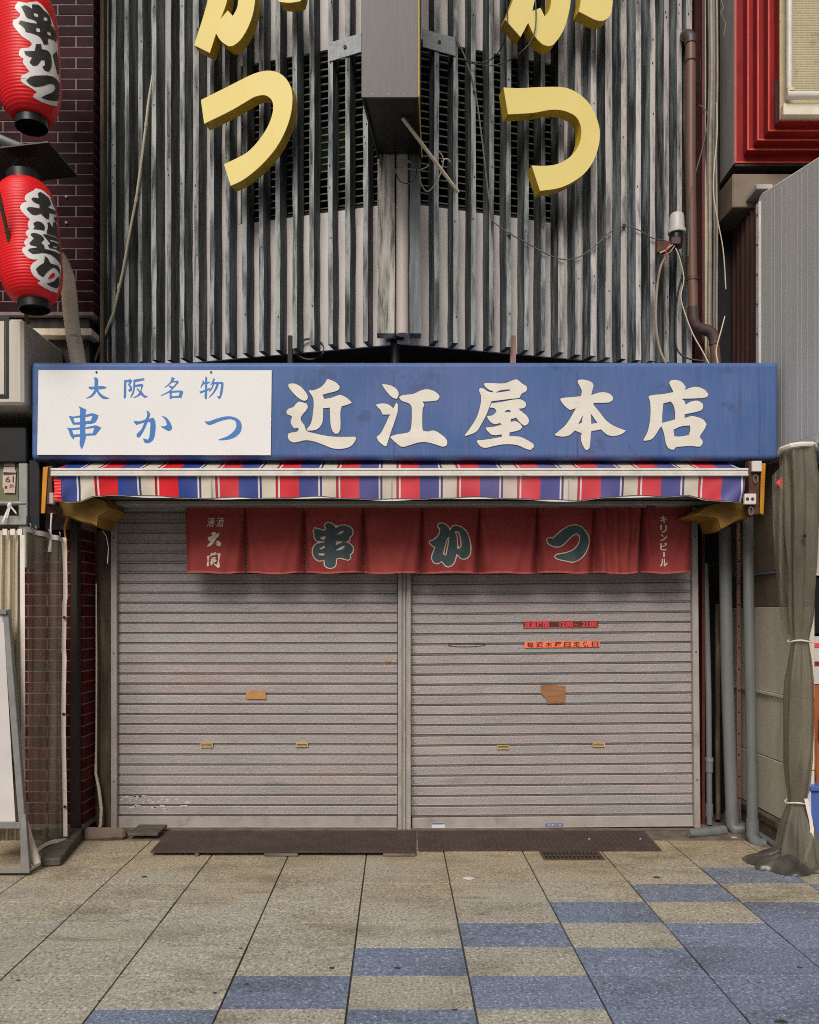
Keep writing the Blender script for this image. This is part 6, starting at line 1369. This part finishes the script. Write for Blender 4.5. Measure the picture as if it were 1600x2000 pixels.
for dz, lab in ((0.0, 'black metal roof plate between the two red lanterns'), (1.19, 'black metal roof plate above the upper red lantern')):
    mb = MB().hexa([(-2.66, 5.03, 4.385 + dz), (-2.138, 5.03, 4.447 + dz), (-2.138, 5.03, 4.459 + dz), (-2.66, 5.03, 4.397 + dz), (-2.60, 5.42, 4.385 + dz), (-2.112, 5.42, 4.447 + dz), (-2.112, 5.42, 4.459 + dz), (-2.60, 5.42, 4.397 + dz)])
    single('roof_plate', mb, 'gloss_black', lab, 'plate', group='roof plates over the red lanterns', bevel=0.002)
single('metal_bar', MB().hexa([W(-6, 372, 4.84), W(0, 372, 4.84), W(2, 360, 4.84), W(-4, 360, 4.84)] + [W(-6, 372, 4.87), W(0, 372, 4.87), W(2, 360, 4.87), W(-4, 360, 4.87)]) if False else MB().tube([W(-8, 355, 4.82), W(22, 490, 5.0), W(55, 632, 5.33)], 0.012, 6), 'rustpost', 'slanting worn metal bar in front of the lower red lantern', 'bar')
single('lantern_arm', MB().tube([W(-40, 255, 5.45), W(20, 280, 5.5), W(60, 296, 5.55)], 0.03, 10), 'galv', 'grey metal tube behind the black roof plate at far left', 'tube', smooth=True)
# taped duct hose
hp = [(112, 500), (122, 516), (131, 540), (135, 570), (138, 610), (143, 650), (150, 690), (155, 720)]
hq = [W(a, b, 5.66) for a, b in hp]
hh = MB(); pts = []; rs = []
for i in range(len(hq) - 1):
    for k in range(8):
        t = k / 8; pts.append(hq[i].lerp(hq[i + 1], t)); rs.append((0.047 + 0.005 * i / 7 + 0.003 * ((i * 8 + k) % 2)) * (1 + 0.05 * mnoise.noise(Vector((i + t, 0, 0)))))
single('duct_hose', hh.tube(pts, rs, 18), 'hose', 'dirty cream taped duct hose beside the lower red lantern', 'hose', smooth=True)
# beige box sign
bx = thing('box_sign', 'beige box sign with black double border at left edge below the lanterns', 'sign', (-2.7, 5.3, 2.92))
bx1 = X(45, 5.3); bz0, bz1 = Z(790, 5.3), Z(622, 5.3)
part('box_body', MB().box(-3.6, bx1, 5.3, 5.95, bz0, bz1 + 0.0), 'beigebox', bx, bevel=0.018)
def border(p1, a, b, t_):
    m = MB(); d0, d1 = 5.2965, 5.2995
    m.box(X(p1, d0) - t_, X(p1, d0), d0, d1, Z(b, d0), Z(a, d0)); m.box(-3.55, X(p1, d0) - t_, d0, d1, Z(a, d0) - t_, Z(a, d0)); m.box(-3.55, X(p1, d0) - t_, d0, d1, Z(b, d0), Z(b, d0) + t_)
    return m
part('border_line', border(17, 616, 778, 0.020), 'gloss_black', bx)
part('border_line', border(10, 622, 772, 0.007), 'gloss_black', bx)
# dark fascia and panel under it
fr_ = thing('stall_front', 'dark framed stall front with olive board under the beige box sign', 'stall front', (-2.6, 5.5, 0))
part('fascia', MB().box(-3.6, -2.46, 5.45, 5.9, 2.56, 2.80), 'gloss_black', fr_, bevel=0.01)
part('frame_post', MB().box(X(36, 5.45), X(53, 5.45), 5.45, 5.55, 1.86, 2.555), 'housing', fr_, bevel=0.004)
part('frame_post', MB().box(X(55, 5.45), X(76, 5.45), 5.46, 5.56, 2.12, 2.58), 'gloss_black', fr_, bevel=0.004)
part('olive_board', MB().box(-3.5, X(35, 5.5), 5.50, 5.53, Z(985, 5.5), Z(848, 5.5)), 'olive', fr_)
part('rail', MB().tube([(-3.5, 5.46, Z(984, 5.46)), (X(52, 5.46), 5.46, Z(983, 5.46))], 0.016, 10), 'galv', fr_, smooth=True)
part('shelf_board', MB().box(-3.5, X(54, 5.45), 5.43, 5.6, Z(1025, 5.45), Z(1008, 5.45)), 'housing', fr_)
part('back_board', MB().box(-3.5, -2.42, 6.0, 6.05, 0, 2.6), 'darkbrown', fr_)
for i, (y0, y1) in enumerate(((861, 912), (912, 964))):
    t = thing('paper_strip', 'upper pale pink paper slip with brush writing on the olive board' if i == 0 else 'lower pale pink paper slip with brush writing on the olive board', 'paper', W(18, y1, 5.49), group='paper slips on the olive board')
    part('paper', MB().prism([[(5.5, y0 + 9), (8, y0), (28.5, y0), (31, y0 + 10), (29.5, y1 - 8), (29, y1 - 1), (8, y1 - 1.5), (8, y1 - 9), (5, y1 - 12)]], lambda x, y: W(x, y, 5.488), back=(0, 0.002, 0)), 'paper', t)
    part('dark_band', MB().prism([[(6, y0 + 10), (31, y0 + 11), (30, y0 + 14.5), (7, y0 + 16)]], lambda x, y: W(x, y, 5.4865)), 'sticker_bk', t)
    mb = MB()
    text_mb(mb, '6', (10.5, y0 + 19, 20, y0 + 30), lambda x, y: W(x, y, 5.4862), bold=0.01)
    text_mb(mb, '氷', (18, y0 + 33, 28, y0 + 41), lambda x, y: W(x, y, 5.4862), bold=0.01)
    part('brush_writing', mb, 'sticker_bk', t)
    part('red_writing', MB().prism([[(24.5, y0 + 18), (27, y0 + 18), (27, y0 + 30), (24.5, y0 + 30)]], lambda x, y: W(x, y, 5.4862)), 'redpaint', t)
    part('red_writing', MB().prism([[(9, y0 + 37), (14, y0 + 37), (14, y0 + 42), (9, y0 + 42)]], lambda x, y: W(x, y, 5.4862)), 'redpaint', t)
rbn = thing('ribbon_bow', 'white ribbon tied in a bow on the rail under the olive board', 'ribbon', W(18, 1010, 5.43))
part('knot', lathe(X(19, 5.42), 5.42, [(0.004, Z(994, 5.42)), (0.016, Z(990, 5.42)), (0.014, Z(984, 5.42)), (0.003, Z(981, 5.42))], 10), 'ribbon', rbn, smooth=True)
part('ribbon_tail', MB().grid(lambda u, v: W(16 - 15 * v + 4 * u, 988 + 36 * v, 5.40 + 0.01 * math.sin(v * 6)), 2, 10), 'ribbon', rbn, smooth=True)
part('ribbon_tail', MB().grid(lambda u, v: W(20 + 12 * v, 986 + 5 * u + 14 * v, 5.40 + 0.008 * math.sin(v * 5)), 2, 8), 'ribbon', rbn, smooth=True)
part('ribbon_tail', MB().grid(lambda u, v: W(18 - 6 * v + 3 * u, 990 + 22 * v, 5.39), 2, 8), 'ribbon', rbn, smooth=True)

# beige canvas curtain and clear vinyl curtain of the stall
bc = thing('canvas_curtain', 'pleated beige canvas curtain hanging under the shelf at left edge', 'curtain', W(20, 1690, 5.08))
part('cloth', MB().grid(lambda u, v: W(-40 + 86 * u - 4 * v * (1 - u), 1036 + (1640 - 1036) * v, 5.10 + 0.020 * math.sin(u * 34 + 1.2 * v) + 0.010 * math.sin(u * 71 + 3 * v)), 80, 30), 'canvas', bc, smooth=True, sharp=80)
for k, px in enumerate((5, 20, 34)):
    part('curtain_tab', MB().pbox(px, px + 9, 1033, 1045, 5.045, 5.055), 'strap', bc)
part('hem_strap', MB().hexa([W(42, 1640, 5.03), W(50, 1640, 5.03), W(48, 1045, 5.03), W(39, 1045, 5.03), W(42, 1640, 5.04), W(50, 1640, 5.04), W(48, 1045, 5.04), W(39, 1045, 5.04)]), 'strap', bc)
cvn = thing('clear_curtain', 'clear vinyl side curtain with cream edging in front of lower brickwork', 'curtain', W(100, 1640, 5.2))
def cv(u, v):
    px = 50 + 76 * u; D = 5.06 + 0.34 * u
    yt = 1030 + 22 * u; ybm = 1668 - 34 * u
    return W(px, yt + (ybm - yt) * v, D) + Vector((0.012 * math.sin(u * 17 + 0.8 * math.sin(v * 3)), 0.02 * math.sin(u * 13 + v), 0))
part('vinyl_sheet', MB().grid(cv, 50, 24), 'vinyl_clear', cvn, smooth=True, sharp=80)
part('top_band', MB().grid(lambda u, v: Vector(cv(u, 0.016 * v)) + Vector((0.004, -0.006, 0.004)), 40, 1), 'cell', cvn, smooth=True)
part('edge_strap', MB().grid(lambda u, v: W(121 + 8.5 * u + (1.5 * math.sin(v * 7)) - (2 if 0.2 < v < 0.4 else 0) + 1.0 * v, 1050 + (1634 - 1050) * v, 5.39) + Vector((0, 0.006 * math.sin(v * 9), 0)), 2, 40), 'strap', cvn, smooth=True)
part('bottom_strap', MB().grid(lambda u, v: W(66 + 64 * u, 1662 - 30 * u - 6 * math.sin(u * 4) + 9 * v * (1 - 0.2 * u), 5.12 + 0.27 * u), 20, 1), 'strap', cvn, smooth=True)
for px, py in ((125, 1206), (124, 1395), (126, 1576)):
    q = W(px, py, 5.375); part('button', MB().tube([q, q + Vector((0, 0.01, 0))], 0.009, 8), 'gloss_black', cvn)
for k in range(4):
    q = cv(0.05 + 0.27 * k, 0); part('curtain_hook', MB().tube([q + Vector((0, 0, -0.01)), q + Vector((0.01, -0.01, 0.015)), q + Vector((0, 0, 0.03))], 0.004, 6), 'galv', cvn, smooth=True)
# A-board
AB = 4.88
ab = thing('board_stand', 'grey aluminium board stand with blank off white panel at left edge', 'sign stand', W(20, 1705, AB))
def bar(p0, p1, w_, D0, D1, m, name='frame_bar'):
    a, b = Vector(p0), Vector(p1)
    c = [W(b[0] - w_, b[1], D1), W(b[0] + w_, b[1], D1), W(a[0] + w_, a[1], D0), W(a[0] - w_, a[1], D0)]
    return part(name, MB().hexa(c + [v + Vector((0, 0.04, 0)) for v in c]), m, ab, bevel=0.003)
bar((9, 1190), (50, 1700), 6.5, AB + 0.05, AB, 'alu')
part('panel', MB().hexa([W(-60, 1605, AB + 0.0), W(30, 1605, AB + 0.0), W(6, 1195, AB + 0.05), W(-60, 1195, AB + 0.05), W(-60, 1605, AB + 0.03), W(30, 1605, AB + 0.03), W(6, 1195, AB + 0.08), W(-60, 1195, AB + 0.08)]), 'boardwhite', ab)
part('frame_edge', MB().hexa([W(-60, 1200, AB + 0.03), W(13, 1200, AB + 0.03), W(12, 1190, AB + 0.03), W(-60, 1190, AB + 0.03), W(-60, 1200, AB + 0.09), W(13, 1200, AB + 0.09), W(12, 1190, AB + 0.09), W(-60, 1190, AB + 0.09)]), 'alu', ab, bevel=0.003)
part('frame_edge', MB().hexa([W(-60, 1619, AB - 0.01), W(40, 1619, AB - 0.01), W(40, 1606, AB - 0.01), W(-60, 1606, AB - 0.01), W(-60, 1619, AB + 0.05), W(40, 1619, AB + 0.05), W(40, 1606, AB + 0.05), W(-60, 1606, AB + 0.05)]), 'alu', ab, bevel=0.003)
part('foot_bar', MB().hexa([W(-60, 1706, AB - 0.04), W(58, 1706, AB - 0.04), W(58, 1697, AB - 0.04), W(-60, 1697, AB - 0.04), W(-60, 1706, AB + 0.02), W(58, 1706, AB + 0.02), W(58, 1697, AB + 0.02), W(-60, 1697, AB + 0.02)]), 'alu', ab, bevel=0.003)
part('side_leg', MB().hexa([W(40, 1700, AB - 0.03), W(58, 1700, AB - 0.03), W(50, 1590, AB - 0.02), W(40, 1590, AB - 0.02), W(40, 1700, AB), W(58, 1700, AB), W(50, 1590, AB + 0.01), W(40, 1590, AB + 0.01)]), 'alu', ab, bevel=0.003)
single('wrapped_bundle', MB().tube([W(50, 1600, 5.0), W(58, 1640, 4.98), W(66, 1670, 4.96), W(72, 1688, 4.95)], [0.012, 0.022, 0.030, 0.026], 9), 'strap', 'bunched pale curtain hem lying beside the board stand', 'curtain hem', smooth=True)
# stone step, kerb bits at left
single('stone_step', MB().hexa([(X(80, 5.02), 5.02, 0.002), (X(118, 5.04), 5.04, 0.002), (X(118, 5.04), 5.04, 0.05), (X(80, 5.02), 5.02, 0.05), (X(70, 5.5), 5.62, 0.002), (X(160, 5.6), 5.62, 0.002), (X(160, 5.6), 5.62, 0.085), (X(70, 5.5), 5.62, 0.085)]), 'stone', 'dark worn stone step under the clear vinyl curtain', 'step', bevel=0.008)
single('concrete_lump', MB().hexa([W(165, 1645, 5.60), W(245, 1640, 5.60), W(245, 1617, 5.62), W(165, 1615, 5.62), W(165, 1645, 5.9), W(245, 1640, 5.9), W(245, 1617, 5.93), W(165, 1615, 5.93)]), 'concrete', 'broken lump of concrete at foot of the rotten post', 'concrete', bevel=0.02)
single('cover_slab', MB().box(X(250, 5.62), X(308, 5.62), 5.62, 5.86, 0.028, 0.048), 'stone', 'small dark cover slab by left end of the steel ramp', 'slab', bevel=0.004)
single('bolt_head', MB().tube([W(276, 1648, 5.58), W(276, 1648, 5.61)], 0.017, 10), 'galv', 'bright round bolt end under the small cover slab', 'bolt')

# ================================================================== ramps and grate
def ramp(label, pbl, pbr, pfr, pfl, lift_, Df):
    def G(px, D, z): return Vector((X(px, D), D, z))
    t = thing('steel_ramp', label, 'ramp', G((pfl + pfr) / 2, Df, 0.0), group='steel ramps before the shutters')
    c = [G(pfl, Df, lift_), G(pfr, Df, lift_), G(pfr, Df, lift_ + 0.009), G(pfl, Df, lift_ + 0.009), G(pbl, 5.83, 0.004), G(pbr, 5.83, 0.004), G(pbr, 5.83, 0.013), G(pbl, 5.83, 0.013)]
    part('plate', MB().hexa(c), 'ramp', t, bevel=0.002)
    # raised chequer bars over the plate
    ck = MB(); rr = random.Random(5); x = min(X(pfl, Df), X(pbl, 5.84)) + 0.03
    row = 0
    y = Df + 0.025
    while y < 5.81:
        tt = (y - Df) / (5.83 - Df); xl = X(pfl, Df) * (1 - tt) + X(pbl, 5.84) * tt; xr = X(pfr, Df) * (1 - tt) + X(pbr, 5.84) * tt
        zz = (lift_ + 0.009) * (1 - tt) + 0.013 * tt
        x = xl + 0.02 + (0.02 if row % 2 else 0)
        while x < xr - 0.02:
            s = 1 if (row % 2) else -1
            ck.hexa([(x - 0.010, y - s * 0.004 - 0.0022, zz - 0.001), (x + 0.010, y + s * 0.004 - 0.0022, zz - 0.001), (x + 0.008, y + s * 0.003 - 0.001, zz + 0.0018), (x - 0.008, y - s * 0.003 - 0.001, zz + 0.0018), (x - 0.010, y - s * 0.004 + 0.0022, zz - 0.001), (x + 0.010, y + s * 0.004 + 0.0022, zz - 0.001), (x + 0.008, y + s * 0.003 + 0.001, zz + 0.0018), (x - 0.008, y - s * 0.003 + 0.001, zz + 0.0018)])
            x += 0.04
        y += 0.024; row += 1
    tag(part('chequer_bars', ck, 'ramp', t), kind='stuff')
    return t
r1 = ramp('left dark chequer plate ramp raised on blocks before the left shutter', 330, 812, 813, 293, 0.020, 5.25)
for a, b in ((515, 582), (748, 812), (380, 388)):
    part('support_block', MB().box(X(a, 5.24), X(b, 5.24), 5.24, 5.33, 0.001, 0.0185), 'concrete', r1, bevel=0.004)
r2 = ramp('right dark chequer plate ramp lying before the right shutter', 816, 1258, 1293, 817, 0.003, 5.35)
gt = thing('drain_grate', 'rusty slotted drain grate set in the paving by right ramp', 'drain grate', W(1120, 1672, 5.28))
gy0, gy1 = 5.165, 5.345
gx0, gx1 = X(1072, 5.165) - 0.03, X(1180, 5.165) + 0.01
part('frame', MB().box(gx0, gx1, gy0, gy0 + 0.015, 0.001, 0.006).box(gx0, gx1, gy1 - 0.015, gy1, 0.001, 0.006).box(gx0, gx0 + 0.015, gy0 + 0.0152, gy1 - 0.0152, 0.001, 0.006).box(gx1 - 0.015, gx1, gy0 + 0.0152, gy1 - 0.0152, 0.001, 0.006), 'grate', gt)
part('pit', MB().box(gx0 + 0.016, gx1 - 0.016, gy0 + 0.016, gy1 - 0.016, 0.001, 0.002), 'dark', gt)
x = gx0 + 0.03
while x < gx1 - 0.025:
    part('bar', MB().box(x, x + 0.010, gy0 + 0.0155, gy1 - 0.0155, 0.0022, 0.0058), 'grate', gt)
    x += 0.0255
part('cross_bar', MB().box(gx0 + 0.0155, gx1 - 0.0155, (gy0 + gy1) / 2 - 0.006, (gy0 + gy1) / 2 + 0.006, 0.0024, 0.0062), 'grate', gt)
# scraps
for px, py, a, b, lab in ((1434, 1636, 14, 3, 'white scrap of litter on the ground near the pipe elbows'), (1151, 1637, 3, 2, 'tiny white scrap on the right ramp, nearer its middle'), (1251, 1641, 5, 2, 'tiny white scrap on the right ramp, nearer its end'), (1240, 1729, 5, 2, 'white scrap on the joint beside a blue tile'), (915, 1716, 22, 6, 'pale smear of spilt powder on the beige paving')):
    D = F * EYE / (py - CY); zz = 0.038 if 'ramp' in lab else 0.0015
    if 'ramp' in lab: D = 5.6
    vs, n = blot(px, py, a, b)
    if 'ramp' in lab:
        c0 = Vector((X(px, 5.6), 5.6, 0)); vs = [(c0.x + 0.008 * math.cos(k), 5.6 + 0.008 * math.sin(k), 0.004) for k in [i * 2 * math.pi / n for i in range(n)]] + [(c0.x + 0.006 * math.cos(k), 5.6 + 0.006 * math.sin(k), 0.0165) for k in [i * 2 * math.pi / n for i in range(n)]]
    single('litter_scrap', MB().add(vs, [tuple(range(n, 2 * n))] + [(k, (k + 1) % n, n + (k + 1) % n, n + k) for k in range(n)]), 'litter', lab, 'litter')
